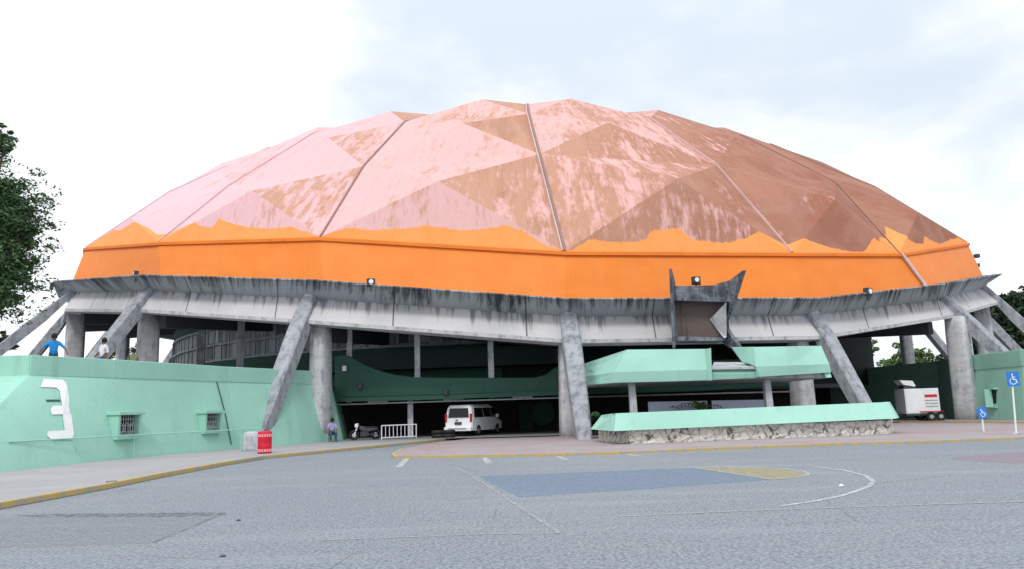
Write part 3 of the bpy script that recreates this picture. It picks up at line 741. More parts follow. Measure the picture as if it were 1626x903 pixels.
sheet('tar_seam', gp([(20, 818), (90, 815), (280, 813.5), (360, 812.5), (358, 818), (250, 820.5), (60, 820.5)]), M['tar'], .007)
stripe('tar_seam', [G(345, 819), G(300, 838), G(243, 861)], .05, M['tar'], .009)
for x, y in ((379, 826), (354, 883), (1336, 770)):
    p = G(x, y); mb = MB(); mb.lathe([(.01, 0), (.045, 0), (.035, .02), (.01, .03)], p, 7)
    if x == 1336: tag(mb.build('paper_scrap', M['white_paint'], None, p), 'scrap of white litter inside the court arc', 'litter')
    else: tag(mb.build('pebble', M['concrete_dark'], None, p), 'dark pebble on the near asphalt, ' + ('the closer one' if y > 850 else 'just right of the tar seam'), 'pebble', 'pebbles on the asphalt')

# ------------------------------------------------------------------ left annex with the painted 3
bpx = [(-120, 762), (0, 746), (205, 726), (380, 711), (480, 703.5), (545, 698)]
Bp = [G(x, y, .125) for x, y in bpx]
HT, INS = 3.55, .95
def offs(pl, d, z):
    o = []
    for j, p in enumerate(pl):
        a = pl[max(j - 1, 0)]; b = pl[min(j + 1, len(pl) - 1)]; t = (b - a); t.z = 0; t.normalize(); n_ = Vector((-t.y, t.x, 0)); o.append(Vector((p.x, p.y, z)) + n_ * d)
    return o
# top line follows the surveyed joint under the parapet
Tp = offs(Bp, INS, HT)
dirL = (Tp[1] - Tp[0]).normalized()
# corner where the end face starts: under the parapet at the picture's left
best = None
for k in range(400):
    p = Tp[0] + dirL * (k * .03); v = p - EYE; dx = 813 + FPX * v.dot(RIGHT) / v.dot(FWD)
    if dx >= 46: best = p; break
T0 = best or Tp[0]
Tp = [T0] + [p for p in Tp if (p - T0).dot(dirL) > .3]
Bq = [Bp[0]] + Bp[-(len(Tp) - 1):]
annex = empty('annex_building', (-20, 34, 0)); tag(annex, 'low green building with a painted 3 and barred windows at the left', 'building')
AO = annex.location
endd = Vector((-dirL.y, dirL.x, 0))
wl = MB()
NR, NV = 14, 10
for j in range(len(Tp) - 1):
    for a in range(NR):
        for b in range(NV):
            P_ = lambda u, v: Bq[j].lerp(Bq[j + 1], u / NR).lerp(Tp[j].lerp(Tp[j + 1], u / NR), v / NV)
            wl.add([P_(a, b), P_(a + 1, b), P_(a + 1, b + 1), P_(a, b + 1)], [(0, 1, 2, 3)])
Be = Bq[0] + endd * 14 + Vector((0, .0, 0)); Te = Tp[0] + endd * 14
wl.add([Bq[0], Tp[0], Te, Be], [(0, 1, 2, 3)])
far = Vector((Tp[-1].x - 1.0, Tp[-1].y + 6, HT))
lastb = Vector((Bq[-1].x - 1.2, Bq[-1].y + 7, .1))
wl.add([Bq[-1], lastb, far, Tp[-1]], [(0, 1, 2, 3)])
wall_o = wl.build('wall', M['green'], annex, AO, fix=False)
wbvh = BVHTree.FromPolygons(wl.v, wl.f)
rf = MB(); ring = [p + Vector((0, 0, -.02)) for p in Tp] + [far, Vector((-14, 62, HT)), Vector((-40, 62, HT)), Te + Vector((0, 0, -.02))]
tri = tessellate_polygon([ring]); rf.add(ring, [tuple(t) for t in tri]); rf.build('terrace', M['sidewalk'], annex, AO)
pp = MB(); PT = 4.36
outer = offs(Tp, -.04, HT - .03); inner = offs(Tp, .26, HT - .03)
for j in range(len(Tp) - 1):
    up = Vector((0, 0, PT - HT)); a, b, c, d = outer[j], outer[j + 1], inner[j + 1], inner[j]
    pp.hexa([a, b, c, d, a + up, b + up, c + up, d + up])
a = outer[0]; c = outer[0] + endd * 14; w_ = dirL * .3; up = Vector((0, 0, PT - HT))
pp.hexa([a + endd * .04, c, c + w_, a + w_ + endd * .04, a + up + endd * .04, c + up, c + w_ + up, a + w_ + up + endd * .04])
pp.build('parapet', M['green'], annex, AO, bevel=.03)
def wall_hit(x, y, out=0.0):
    d = ray(x, y).normalized(); loc, n_, i_, ds = wbvh.ray_cast(EYE, d)
    if loc is None: return at(x, y, 30)
    if n_.dot(d) > 0: n_ = -n_
    return loc + n_ * out
# the numeral
g3 = [(205, 240), (222, 198), (318, 203), (334, 217), (342, 238), (375, 480), (365, 508), (262, 510), (238, 490), (241, 466), (328, 461), (318, 379), (264, 381), (254, 356), (266, 336), (316, 335), (303, 258), (286, 243)]
glyph = [wall_hit(x / 3.226, 540 + y / 3.226, .03) for x, y in g3]
mb = MB(); nrm = (wall_hit(80, 640) - wall_hit(80, 660)).cross(wall_hit(100, 640) - wall_hit(80, 640)).normalized()
if nrm.dot(ray(80, 640)) > 0: nrm = -nrm
mb.prism(glyph, nrm * .008); mb.build('numeral_three', M['white_paint'], annex, AO)
# short dark scar left of the numeral
mb = MB(); mb.prism([wall_hit(73, 634, .02), wall_hit(95, 634, .02), wall_hit(95, 637, .02), wall_hit(73, 637, .02)], nrm * .006); mb.build('patch', M['green_shaded'], annex, AO)
def barred_window(x0, y0, x1, y1):
    bl, br = wall_hit(x0, y1, .25), wall_hit(x1, y1, .25)
    t = (br - bl); t.z = 0; w = t.length; t.normalize(); n_ = Vector((t.y, -t.x, 0))
    tl = wall_hit(x0, y0); hgt = (tl.z - bl.z) * 1.02
    c = (bl + br) / 2
    fr = MB(); dp = 1.3; ang = math.atan2(t.y, t.x)
    def bx(u, v, sz, su, sd, back=0): fr.box(c + t * u + n_ * (-sd / 2 + back) + Vector((0, 0, v)), (su, sd, sz), ang)
    th = .14
    bx(-(w / 2 + th / 2), hgt / 2, hgt + .002, th, dp); bx(w / 2 + th / 2, hgt / 2, hgt + .002, th, dp)
    bx(0, hgt + th / 2, th, w + 3 * th, dp + .12, .12); bx(0, -th / 2, th, w + 2 * th, dp)
    fo = fr.build('window_frame', M['green'], annex, AO, bevel=.015)
    gm = MB(); gm.box(c - n_ * .35 + Vector((0, 0, hgt / 2)), (w + .05, .03, hgt + .05), ang); gm.build('pane', M['black_glass'], fo, AO)
    bar = MB()
    for k in range(8):
        u = -w / 2 + w * (k + .5) / 8; bar.tube(c + t * u - n_ * .16, c + t * u - n_ * .16 + Vector((0, 0, hgt)), .016, None, 6)
    for v in (.2, .5, .8): bar.tube(c - t * w / 2 - n_ * .16 + Vector((0, 0, hgt * v)), c + t * w / 2 - n_ * .16 + Vector((0, 0, hgt * v)), .016, None, 6)
    for k in range(3):
        cc = c + t * (-w / 3 + w / 3 * k) - n_ * .16 + Vector((0, 0, hgt * .36)); rr = w * .14
        ps = [cc + t * rr * math.cos(a) + Vector((0, 0, 1)) * rr * 1.5 * math.sin(a) for a in [2 * math.pi * q / 12 for q in range(13)]]; bar.path(ps, .014, 5)
    bar.build('grille', M['grey_metal'], fo, AO)
barred_window(182, 658, 213, 694); barred_window(322, 656, 343, 685)
cd = MB(); cd.path([wall_hit(343, 606, .06), wall_hit(356, 655, .06), wall_hit(366, 705, .06)], .025); cd.build('drain_pipe', M['green_dim'], annex, AO)
rail = empty('handrail', G(200, 728, .125)); tag(rail, 'thin green pipe handrail along the foot of the left wall', 'handrail')
hr = MB(); pts_h = []
foot_l = offs(Bp, -.22, .125)
for a, b in zip(foot_l[1:4], foot_l[2:5]):
    n = 4
    for k in range(n): pts_h.append(a.lerp(b, k / n))
pts_h = pts_h[:10]
hr.path([p + Vector((0, 0, .95)) for p in pts_h], .028); hr.build('top_rail', M['green_light'], rail, rail.location)
for p in pts_h[::2]:
    b = MB(); b.tube(p, p + Vector((0, 0, .95)), .024); b.build('post', M['green_light'], rail, rail.location)

# ------------------------------------------------------------------ right annex
ra_ = empty('annex_building', (40, 60, 0)); tag(ra_, 'low green building with one small window behind the blue signs at the right', 'building'); RO = ra_.location
rb_ = [G(1318, 662.0, .0), G(1392, 662.6, .0), G(1440, 662.9, 0), G(1489, 663.4, .0), G(1533, 666, .0), G(1626, 668, 0), G(1900, 669.5, 0)]
for p in rb_: p.z = .06
HR = at(1560, 587, rb_[4].y + .4).z; HP = at(1560, 563.5, rb_[4].y + .4).z - HR
def offs_r(pl, d, z): return offs(pl, d, z)
rt = offs_r(rb_, .45, HR); rw = MB()
for j in range(len(rb_) - 1): rw.add([rb_[j], rb_[j + 1], rt[j + 1], rt[j]], [(0, 1, 2, 3)])
rw.add([rb_[0], rt[0], rt[0] + Vector((0, 9, 0)), rb_[0] + Vector((0, 9, 0))], [(0, 1, 2, 3)])
rw.build('wall', M['green'], ra_, RO, fix=False); rbvh = BVHTree.FromPolygons(rw.v, rw.f)
ring = [p + Vector((0, 0, -.02)) for p in rt] + [Vector((90, 70, HR)), Vector((60, 95, HR)), Vector((30, 95, HR)), rt[0] + Vector((0, 9, 0))]
mb = MB(); tri = tessellate_polygon([ring]); mb.add(ring, [tuple(t) for t in tri]); mb.build('terrace', M['sidewalk'], ra_, RO)
mb = MB(); o_, i_ = offs(rt, -.05, HR - .03), offs(rt, .26, HR - .03)
for j in range(len(rt) - 1):
    up = Vector((0, 0, HP)); a, b, c, d = o_[j], o_[j + 1], i_[j + 1], i_[j]; mb.hexa([a, b, c, d, a + up, b + up, c + up, d + up])
mb.build('parapet', M['green'], ra_, RO, bevel=.03)
def rhit(x, y):
    l = rbvh.ray_cast(EYE, ray(x, y).normalized()); return l[0] if l[0] else at(x, y, 52)
wc = rhit(1577, 631); mb = MB(); ang = math.atan2((rb_[5] - rb_[4]).y, (rb_[5] - rb_[4]).x)
for dx, dz, sx, sz in ((-.36, 0, .1, 1.2), (.36, 0, .1, 1.2), (0, .62, .95, .1), (0, -.62, .82, .08)):
    mb.box(wc + Vector((dx, -.06 - .0, dz)), (sx, .5, sz), ang)
fo = mb.build('window_frame', M['green_light'], ra_, RO)
mb = MB(); mb.box(wc + Vector((0, -.03, 0)), (.64, .1, 1.14), ang); mb.build('pane', M['interior'], fo, RO)

# pale plinth strip below the right wall
mb = MB(); a, b = G(1400, 669.5, .07), G(1700, 672, .07); mb.hexa([a, b, b + Vector((0, .5, 0)), a + Vector((0, .5, 0)), *(p + Vector((0, 0, .1)) for p in (a, b, b + Vector((0, .5, 0)), a + Vector((0, .5, 0))))])
tag(mb.build('kerb_strip', M['kerb_thin']), kind='structure')

# white steel ladder frame on the right terrace
ld = empty('steel_ladder', at(1530, 565, 63)); ld.location.z = HR; tag(ld, 'white steel ladder frame standing behind the right pier', 'ladder'); LO = ld.location
p0, p1 = at(1522, 520, 63), at(1524, 568, 63)
mb = MB(); mb.tube(Vector((p1.x, p1.y, HR)), p0, .07); mb.build('rail', M['white_metal'], ld, LO)
q0 = at(1540, 526, 63.5); mb = MB(); mb.tube(Vector((q0.x, q0.y, HR)), q0, .07); mb.build('rail', M['white_metal'], ld, LO)
for k in range(5):
    z = HR + .4 + k * .5
    mb = MB(); mb.tube((p0.x, p0.y, z), (q0.x, q0.y, z), .055); mb.build('rung', M['white_metal'], ld, LO)

# ------------------------------------------------------------------ entrance canopy
cn = empty('entrance_canopy', at(1130, 690, 38)); cn.location.z = 0; tag(cn, 'pale green flat entrance canopy with a notch under the rain spout', 'canopy'); NO = cn.location
def fascia(name, top_px, mid_px, bot_px, Ys, Yset, mat, back=.3):
    mb = MB(); n = len(top_px)
    T_ = [at(x, y, Y + Yset) for (x, y), Y in zip(top_px, Ys)]; Mi = [at(x, y, Y) for (x, y), Y in zip(mid_px, Ys)]; Bo = [at(x, y, Y + .05) for (x, y), Y in zip(bot_px, Ys)]
    bk = Vector((0, back, 0))
    rings = [Bo, Mi, T_, [p + bk for p in T_], [p + bk + Vector((0, Yset, 0)) for p in Bo]]
    vs = [p for r in rings for p in r]; fs = []
    for j in range(5):
        for k in range(n - 1):
            j2 = (j + 1) % 5; fs.append((j * n + k, j * n + k + 1, j2 * n + k + 1, j2 * n + k))
    fs += [tuple(j * n for j in range(5)), tuple(j * n + n - 1 for j in range(4, -1, -1))]
    mb.add(vs, fs); return mb.build(name, mat, cn, NO, bevel=.02)
fascia('fascia', [(926, 577), (996, 554), (1060, 553.5), (1122, 553), (1129, 553)], [(926, 597), (975, 590), (1060, 587.5), (1122, 586), (1130, 586)], [(926, 611), (972, 607), (1060, 605), (1122, 603), (1130, 603)], [44, 38.4, 38.2, 38.1, 38.1], .35, M['green_light'])
fascia('fascia', [(1196, 550), (1250, 549), (1304, 548)], [(1200, 581), (1250, 579.5), (1317, 577)], [(1202, 598), (1250, 595), (1320, 590.5)], [38.1, 38.4, 39.2], .35, M['green_light'])
fascia('fascia', [(1163, 550), (1186, 550), (1197, 549.5)], [(1178, 574), (1190, 576), (1200, 581)], [(1200, 584), (1203, 590), (1206, 598)], [38.9, 38.4, 38.06], .1, M['green_light'])
# low front under the notch, with the grey spill tray
fascia('fascia', [(1131, 583), (1165, 583), (1205, 583)], [(1131, 592), (1165, 592), (1205, 591)], [(1131, 602.5), (1165, 601), (1205, 599)], [38.3, 38.3, 38.3], .2, M['green'])
mb = MB(); q = [at(1130, 582, 38.2), at(1206, 581, 38.2), at(1196, 574, 40.5), at(1134, 574, 40.5)]; mb.prism(q, Vector((0, 0, -.12))); mb.build('spill_tray', M['concrete_pale'], cn, NO)
mb = MB(); q = [at(1122, 553, 38.06), at(1129, 551.5, 37.8), at(1131, 603, 37.8), at(1124, 603, 38.06)]; mb.prism(q, Vector((.12, 2.2, 0))); mb.build('notch_cheek', M['green_light'], cn, NO)
# roof deck and soffit
bz = at(1060, 605, 38.2).z
dk = [at(972, 606, 38.6), at(1130, 602, 38.4), at(1205, 598, 38.4), at(1317, 590, 39.6)]
dk = [Vector((p.x, p.y, bz + .02)) for p in dk] + [Vector((16.6, 45.5, bz + .02)), Vector((4, 47, bz + .02)), Vector((4.2, 44, bz + .02))]
mb = MB(); mb.prism(dk, Vector((0, 0, .18))); mb.build('roof_slab', M['concrete_pale'], cn, NO)
mb = MB()
rp = [at(1317, 577, 39.3), at(1317, 577, 39.3)]
e0, e1 = at(1304, 548, 39.55), at(1320, 590.5, 39.25)
mb.hexa([Vector((e1.x - .3, e1.y, bz)), Vector((e1.x, e1.y, bz)), Vector((e1.x, 46, bz)), Vector((e1.x - .3, 46, bz)), Vector((e0.x - .3, e0.y, e0.z)), Vector((e0.x, e0.y, e0.z)), Vector((e0.x, 46, e0.z)), Vector((e0.x - .3, 46, e0.z))]); mb.build('side_fascia', M['green_light'], cn, NO)
mb = MB(); q0, q1 = at(1131, 578, 40.6), at(1168, 578, 40.6); 
for x0, y0, x1, y1, w0 in ((1003, 607, 1008, 652, .24), (1217, 600, 1223, 642, .24)):
    t_, b_ = at(x0, y0, 39.2), at(x1, y1, 39.2); m2 = MB()
    m2.hexa([Vector((b_.x - w0, 39.0, .6)), Vector((b_.x + w0 * .6, 39.0, .6)), Vector((b_.x + w0 * .6, 39.5, .6)), Vector((b_.x - w0, 39.5, .6)), *(Vector((t_.x + s_ * .15, y_, bz + .05)) for s_, y_ in ((-1, 39.05), (1, 39.05), (1, 39.45), (-1, 39.45)))])
    m2.build('post', M['concrete_pale'], cn, NO, bevel=.02)

# ------------------------------------------------------------------ planter with stone foot
pn_ = empty('planter', G(1200, 696)); tag(pn_, 'long planter with a sloping green lip on a rough white stone foot', 'planter'); PO = pn_.location
def stone():
    t = NT('rubble_stone'); c = t.coord()
    v = t.n('ShaderNodeTexVoronoi', feature='F1'); t.l(c, v.inputs['Vector']); v.inputs['Scale'].default_value = 2.6
    e = t.n('ShaderNodeTexVoronoi', feature='DISTANCE_TO_EDGE'); t.l(c, e.inputs['Vector']); e.inputs['Scale'].default_value = 2.6
    n1 = t.noise(c, 5, 8, 0.75)
    col = t.mix(t.rng(n1, 0.3, 0.7), (0.72, 0.67, 0.61), (0.9, 0.87, 0.82))
    sp_ = t.n('ShaderNodeSeparateColor'); t.l(v.outputs['Color'], sp_.inputs[0])
    col = t.mix(t.math('MULTIPLY', sp_.outputs[0], .35), col, (0.5, 0.43, 0.36))
    ho = t.rng(t.math('ADD', t.noise(c, 2.3, 6, 0.75), t.math('MULTIPLY', e.outputs['Distance'], -0.35)), 0.47, 0.60)
    mort = t.rng(e.outputs['Distance'], 0.07, 0.015)
    col = t.mix(t.math('MULTIPLY', mort, 0.55), col, (0.30, 0.27, 0.24))
    col = t.mix(t.math('MULTIPLY', ho, .85), col, (0.045, 0.045, 0.05))
    t.bump(t.math('ADD', e.outputs['Distance'], n1), 0.9, 0.12)
    return t.out(col, .95)
M['stone'] = stone()
s0, s1 = G(955, 700, .07), G(1000, 704, .07); s2 = G(1415, 688, .07)
s3 = G(1418, 683, .07)
H_ST = at(1200, 676, (s1.y + s2.y) / 2).z
fr_ = [s0, s1, s2, s3]; bkv = [s3 + Vector((.1, 2.2, 0)), s0 + Vector((0, 1.2, 0))]
outl = fr_ + bkv
st_ = MB(); n = 40
rings = []
def dens(pl, step=.22):
    o = []
    for a, b in zip(pl, pl[1:] + pl[:1]):
        k = max(1, int((b - a).length / step)); o += [a.lerp(b, j / k) for j in range(k)]
    return o
dl = dens(outl); rnd = random.Random(3)
hz_ = [0, .12, .24, .36, .48, .6, .75]
for h in hz_:
    rings.append([Vector((p.x + rnd.uniform(-.03, .03), p.y + rnd.uniform(-.05, .03), .07 + h * (H_ST - .0) / .75)) for p in dl])
st_.loft(rings); st_.build('stone_foot', M['stone'], pn_, PO)
lipm = MB()
lb = [at(943, 682, s1.y - .25), at(1424, 663.5, s2.y - .3)]; ltp = [at(962, 656, s1.y + .05), at(1411, 637.5, s2.y)]
lmid = [at(975, 681.5, s1.y - .4)]; 
bo = [at(943, 681, s0.y - .1), at(975, 683.5, s1.y - .4), at(1424, 663.5, s2.y - .35), at(1428, 662, s2.y + 1.5)]
tp_ = [at(960, 658, s0.y + .3), at(978, 655.5, s1.y - .0), at(1410, 637.5, s2.y - .0), at(1413, 637, s2.y + 1.4)]
zb_ = sum(p.z for p in bo) / 4; zt_ = sum(p.z for p in tp_) / 4
lipm.loft([bo, tp_, [p + Vector((-.1, .35, 0)) for p in tp_], [p + Vector((-.1, .6, 0)) for p in bo]], closed=False, caps=False)
n4 = 4
lipm.add([bo[0], tp_[0], tp_[0] + Vector((-.1, .35, 0)), bo[0] + Vector((-.1, .6, 0))], [(0, 1, 2, 3)])
lipm.add([b for b in bo] + [p + Vector((-.1, .6, 0)) for p in bo], [(0, 1, 5, 4), (1, 2, 6, 5), (2, 3, 7, 6)])
lipm.build('lip', M['green_light'], pn_, PO)
mb = MB(); sl = [p + Vector((0, .3, -.25)) for p in tp_] + [tp_[3] + Vector((0, 1.5, -.25)), tp_[0] + Vector((0, 3, -.25))]; mb.prism(sl, Vector((0, 0, -.15))); mb.build('soil', M['brick'], pn_, PO)

# pale blue barrier panels behind the planter
for x0, x1, yt0, yt1, lab in ((1029, 1123, 637, 635.5, 'long pale blue barrier panel behind the planter, the left of two'), (1130, 1219, 635, 633.5, 'long pale blue barrier panel behind the planter, beside the right canopy post')):
    a, b = at(x0, yt0, 41.5), at(x1, yt1, 41.5); base = Vector(((a.x + b.x) / 2, 41.5, .07)); e = empty('barrier', base); tag(e, lab, 'barrier', 'pale blue barriers under the canopy')
    mb = MB(); mb.hexa([Vector((a.x, 41.5, .75)), Vector((b.x, 41.5, .75)), Vector((b.x, 41.56, .75)), Vector((a.x, 41.56, .75)), Vector((a.x, 41.5, a.z)), Vector((b.x, 41.5, b.z)), Vector((b.x, 41.56, b.z)), Vector((a.x, 41.56, a.z))]); mb.build('panel', M['blue_pale'], e, base)
    for x in (a.x + .2, b.x - .2):
        mb = MB(); mb.box((x, 41.6, .85), (.08, .06, 1.6)); mb.build('leg', M['grey_metal'], e, base)
# ------------------------------------------------------------------ plants and trees
def leaves(mb, c, rad, n, size, rnd, m=0, shell=.55):
    for _ in range(n):
        while True:
            v = Vector((rnd.uniform(-1, 1), rnd.uniform(-1, 1), rnd.uniform(-1, 1)))
            if v.length <= 1: break
        if rnd.random() < shell and v.length > 1e-3: v = v.normalized() * rnd.uniform(.72, 1.0)
        p = c + Vector((v.x * rad[0], v.y * rad[1], v.z * rad[2]))
        a = Vector((rnd.gauss(0, 1), rnd.gauss(0, 1), rnd.gauss(0, .6))).normalized(); b = a.orthogonal().normalized()
        b = (b * math.cos(rnd.uniform(0, 6.28)) + a.cross(b) * math.sin(rnd.uniform(0, 6.28))).normalized()
        s = size * rnd.uniform(.45, 1.45)
        mb.add([p - a * s, p - b * s * .42 + a * s * .1, p + a * s, p + b * s * .42 + a * s * .1 + a.cross(b) * s * .2], [(0, 1, 2, 3)], m)
def tree(label, base, height, lobes, mat, size, seed, n, name='tree', group=None, cat='tree'):
    rnd = random.Random(seed); base = Vector(base); e = empty(name, base); tag(e, label, cat, group)
    t = MB(); top = base + Vector((0, 0, height * .55))
    t.tube(base - Vector((0, 0, .2)), top, height * .028 + .05, height * .018 + .03, 10)
    for c, r in lobes:
        c = Vector(c); st = base.lerp(top, rnd.uniform(.6, 1)); mid = st.lerp(c, .5) + Vector((0, 0, -.2)); w = height * .012 + .02
        t.tube(st, mid, w, w * .7, 7); t.tube(mid, c, w * .7, w * .25, 6)
    t.build('trunk', M['trunk'], e, base)
    cr = MB(); tot = sum(r[0] * r[1] * r[2] for c, r in lobes) ** 1.0
    for c, r in lobes:
        k = int(n * r[0] * r[1] * r[2] / tot)
        # clumps within the lobe
        for q in range(max(5, k // 55)):
            v = Vector((rnd.gauss(0, .40), rnd.gauss(0, .40), rnd.gauss(0, .40)))
            cc = Vector(c) + Vector((v.x * r[0], v.y * r[1], v.z * r[2])); s = rnd.uniform(.16, .34)
            leaves(cr, cc, (r[0] * s, r[1] * s, r[2] * s * .7), 55, size, rnd)
    cr.build('crown', mat, e, base, fix=False)
    return e
def lob(x, y, Y, r): return (at(x, y, Y), (r * 1.05, r, r * .95))
tree('large leafy tree cut by the left edge of the photo, above the green parapet', (at(-60, 600, 46).x, 46, 0), 15, [lob(5, 330, 46, 2.4), lob(24, 345, 46, 1.4), lob(-45, 380, 46, 3.6), lob(0, 410, 46, 1.8), lob(30, 372, 45.5, 1.0), lob(0, 465, 46, 1.8), lob(16, 450, 46, 1.0), lob(-18, 230, 46, 1.6), lob(8, 365, 46, 1.8), lob(40, 366, 46, .6), lob(2, 300, 46, 1.2), lob(26, 405, 46, 1.0), lob(2, 210, 46, .8), lob(6, 235, 46, .7)], M['leaf'], .125, 11, 60000)
tree('dark tree low behind the green parapet under the left strut', (at(-30, 540, 95).x, 95, 0), 12, [lob(-8, 535, 95, 2.6), lob(8, 540, 95, 1.6), lob(-60, 520, 96, 4)], M['leaf_dark'], .3, 12, 3000, group=None)
tree('big dark tree behind the right end of the rim', (at(1625, 560, 100).x, 100, 0), 16, [lob(1612, 520, 100, 4.2), lob(1590, 545, 100, 3.4), lob(1575, 520, 99, 1.8), lob(1640, 500, 101, 4.5), lob(1570, 560, 100, 2.6), lob(1690, 520, 102, 5)], M['leaf_dark'], .42, 13, 36000)
tree('pale green bushy tree seen under the rim left of the right pier', (at(1440, 575, 150).x, 150, 0), 11, [lob(1440, 572, 150, 3.6), lob(1418, 580, 150, 3), lob(1462, 576, 150, 3.4), lob(1450, 590, 150, 4)], M['leaf_light'], .36, 14, 10000)
tree('slim pale tree seen between two far piers under the rim', (at(1372, 575, 140).x, 140, 0), 15, [lob(1372, 535, 140, 2.0), lob(1378, 552, 140, 2.2), lob(1366, 560, 140, 2), lob(1376, 522, 141, 1.3)], M['leaf_light'], .3, 15, 1800)
tree('dark tree beyond the ladder frame on the right terrace', (at(1545, 560, 120).x, 120, 0), 13, [lob(1540, 560, 120, 3), lob(1552, 545, 120, 2.4), lob(1530, 570, 120, 3)], M['leaf_dark'], .36, 16, 4000)
tree('pale crown glimpsed between the far left piers', (at(200, 560, 130).x, 130, 0), 14, [lob(185, 565, 130, 3.0), lob(215, 568, 130, 3.2)], M['leaf_light'], .36, 17, 2200)
def palm(label, base, n, ln, mat, seed, name='palm_plant'):
    rnd = random.Random(seed); base = Vector(base); e = empty(name, base); tag(e, label, 'plant')
    s = MB(); s.tube(base, base + Vector((0, 0, .7)), .06, .04); s.build('stem', M['trunk'], e, base)
    f = MB()
    for k in range(n):
        a = 2 * math.pi * k / n + rnd.uniform(-.2, .2); el = rnd.uniform(.5, 1.3); p = base + Vector((0, 0, .7)); L = ln * rnd.uniform(.75, 1.1); pr = p
        for j in range(8):
            d = Vector((math.cos(a) * math.cos(el), math.sin(a) * math.cos(el), math.sin(el))); q = pr + d * L / 8; sd = Vector((-math.sin(a), math.cos(a), 0)); w = .16 * (1 - j / 9)
            f.add([pr - sd * w, pr + sd * w, q + sd * w * .7, q - sd * w * .7], [(0, 1, 2, 3)])
            for sg in (-1, 1): f.add([q, q + sd * sg * .28 + Vector((0, 0, -.12)), q + d * .1], [(0, 1, 2)])
            el -= .22; pr = q
    f.build('fronds', mat, e, base, fix=False)
p = at(1112, 640, 41.0); palm('yellow green palm under the notch of the canopy', (p.x, 40.9, .55), 9, 1.5, M['leaf_light'], 3)
p = at(945, 650, 40.5); palm('dark broad leaved plant between the middle strut and the planter', (p.x, 40.5, .3), 10, 1.1, M['leaf'], 4)
p = at(1075, 640, 40.6); palm('thin pale plant behind the left blue panel', (p.x, 42.2, .5), 8, 1.0, M['leaf_light'], 5)

# ------------------------------------------------------------------ van
vth = -R_(21); vr = at(728, 690, 47.6); vbase = Vector((vr.x, vr.y, .135)); van = empty('van', vbase, vth)
tag(van, 'white minivan parked under the arena with its back to the lot', 'van')
def sec(y, hw, z0, zs_, zt, tw, lean=0.0):     # one cross-section ring
    return [Vector((-hw, y, z0)), Vector((hw, y, z0)), Vector((hw * 1.0, y, z0 + .25)), Vector((hw, y, zs_)), Vector((tw + .02, y + lean, zt - .16)), Vector((tw - .13, y + lean, zt)), Vector((-tw + .13, y + lean, zt)), Vector((-tw - .02, y + lean, zt - .16)), Vector((-hw, y, zs_)), Vector((-hw, y, z0 + .25))]
b = MB(); b.loft([sec(0, .86, .42, 1.05, 1.78, .72, .14), sec(.1, .94, .34, 1.08, 1.90, .80, .08), sec(.5, .96, .32, 1.08, 1.95, .82), sec(3.1, .96, .32, 1.05, 1.95, .82), sec(3.7, .96, .32, 1.04, 1.86, .78), sec(4.15, .95, .32, 1.02, 1.22, .82, -.05), sec(4.9, .9, .34, .85, 1.0, .74), sec(5.1, .8, .42, .7, .82, .6)])
body = b.build('body', M['van_white'], van, smooth=False, bevel=.06)
def vpart(name, quad, mat, off, parent=van):
    m_ = MB(); m_.prism([Vector(q) for q in quad], Vector(off)); return m_.build(name, mat, parent)
vpart('rear_window', [(-.70, .06, 1.16), (.70, .06, 1.16), (.62, .155, 1.72), (-.62, .155, 1.72)], M['black_glass'], (0, -.05, .0))
for sx in (-1, 1):
    vpart('side_window', [(sx * .955, .35, 1.14), (sx * .955, 1.75, 1.14), (sx * .85, 1.7, 1.72), (sx * .85, .5, 1.72)], M['black_glass'], (sx * .02, 0, 0))
    vpart('side_window', [(sx * .955, 1.85, 1.14), (sx * .955, 3.0, 1.14), (sx * .85, 2.95, 1.72), (sx * .85, 1.8, 1.72)], M['black_glass'], (sx * .02, 0, 0))
    vpart('side_window', [(sx * .955, 3.1, 1.12), (sx * .955, 4.0, 1.1), (sx * .85, 3.65, 1.7), (sx * .85, 3.05, 1.72)], M['black_glass'], (sx * .02, 0, 0))
    m_ = MB(); m_.box((sx * .85, .05, 1.12), (.13, .16, .52)); m_.build('tail_light', M['red_light'], van, bevel=.03)
    m_ = MB(); m_.box((sx * 1.07, 3.75, 1.2), (.2, .12, .22)); m_.build('mirror', M['van_white'], van, bevel=.03)
    for y in (.95, 4.0):
        m_ = MB(); m_.tube((sx * .74, y, .33), (sx * .965, y, .33), .34, .34, 20); wo = m_.build('wheel', M['black'], van)
        m_ = MB(); m_.tube((sx * .95, y, .33), (sx * .985, y, .33), .20, .17, 16); m_.build('rim', M['chrome'], wo)
m_ = MB(); m_.box((0, -.04, .45), (1.86, .24, .26)); m_.build('bumper', M['van_white'], van, bevel=.05)
m_ = MB(); m_.box((0, -.17, .48), (1.2, .03, .06)); m_.build('bumper_trim', M['grey_metal'], van)
m_ = MB(); m_.box((0, .0, .80), (.46, .12, .17)); m_.build('number_plate', M['dark_metal'], van)
m_ = MB(); m_.box((-.1, .0, 1.02), (.16, .10, .09)); m_.build('badge', M['chrome'], van, bevel=.02)
vpart('windscreen', [(-.8, 4.2, 1.14), (.8, 4.2, 1.14), (.66, 3.72, 1.78), (-.66, 3.72, 1.78)], M['black_glass'], (0, .04, .03))

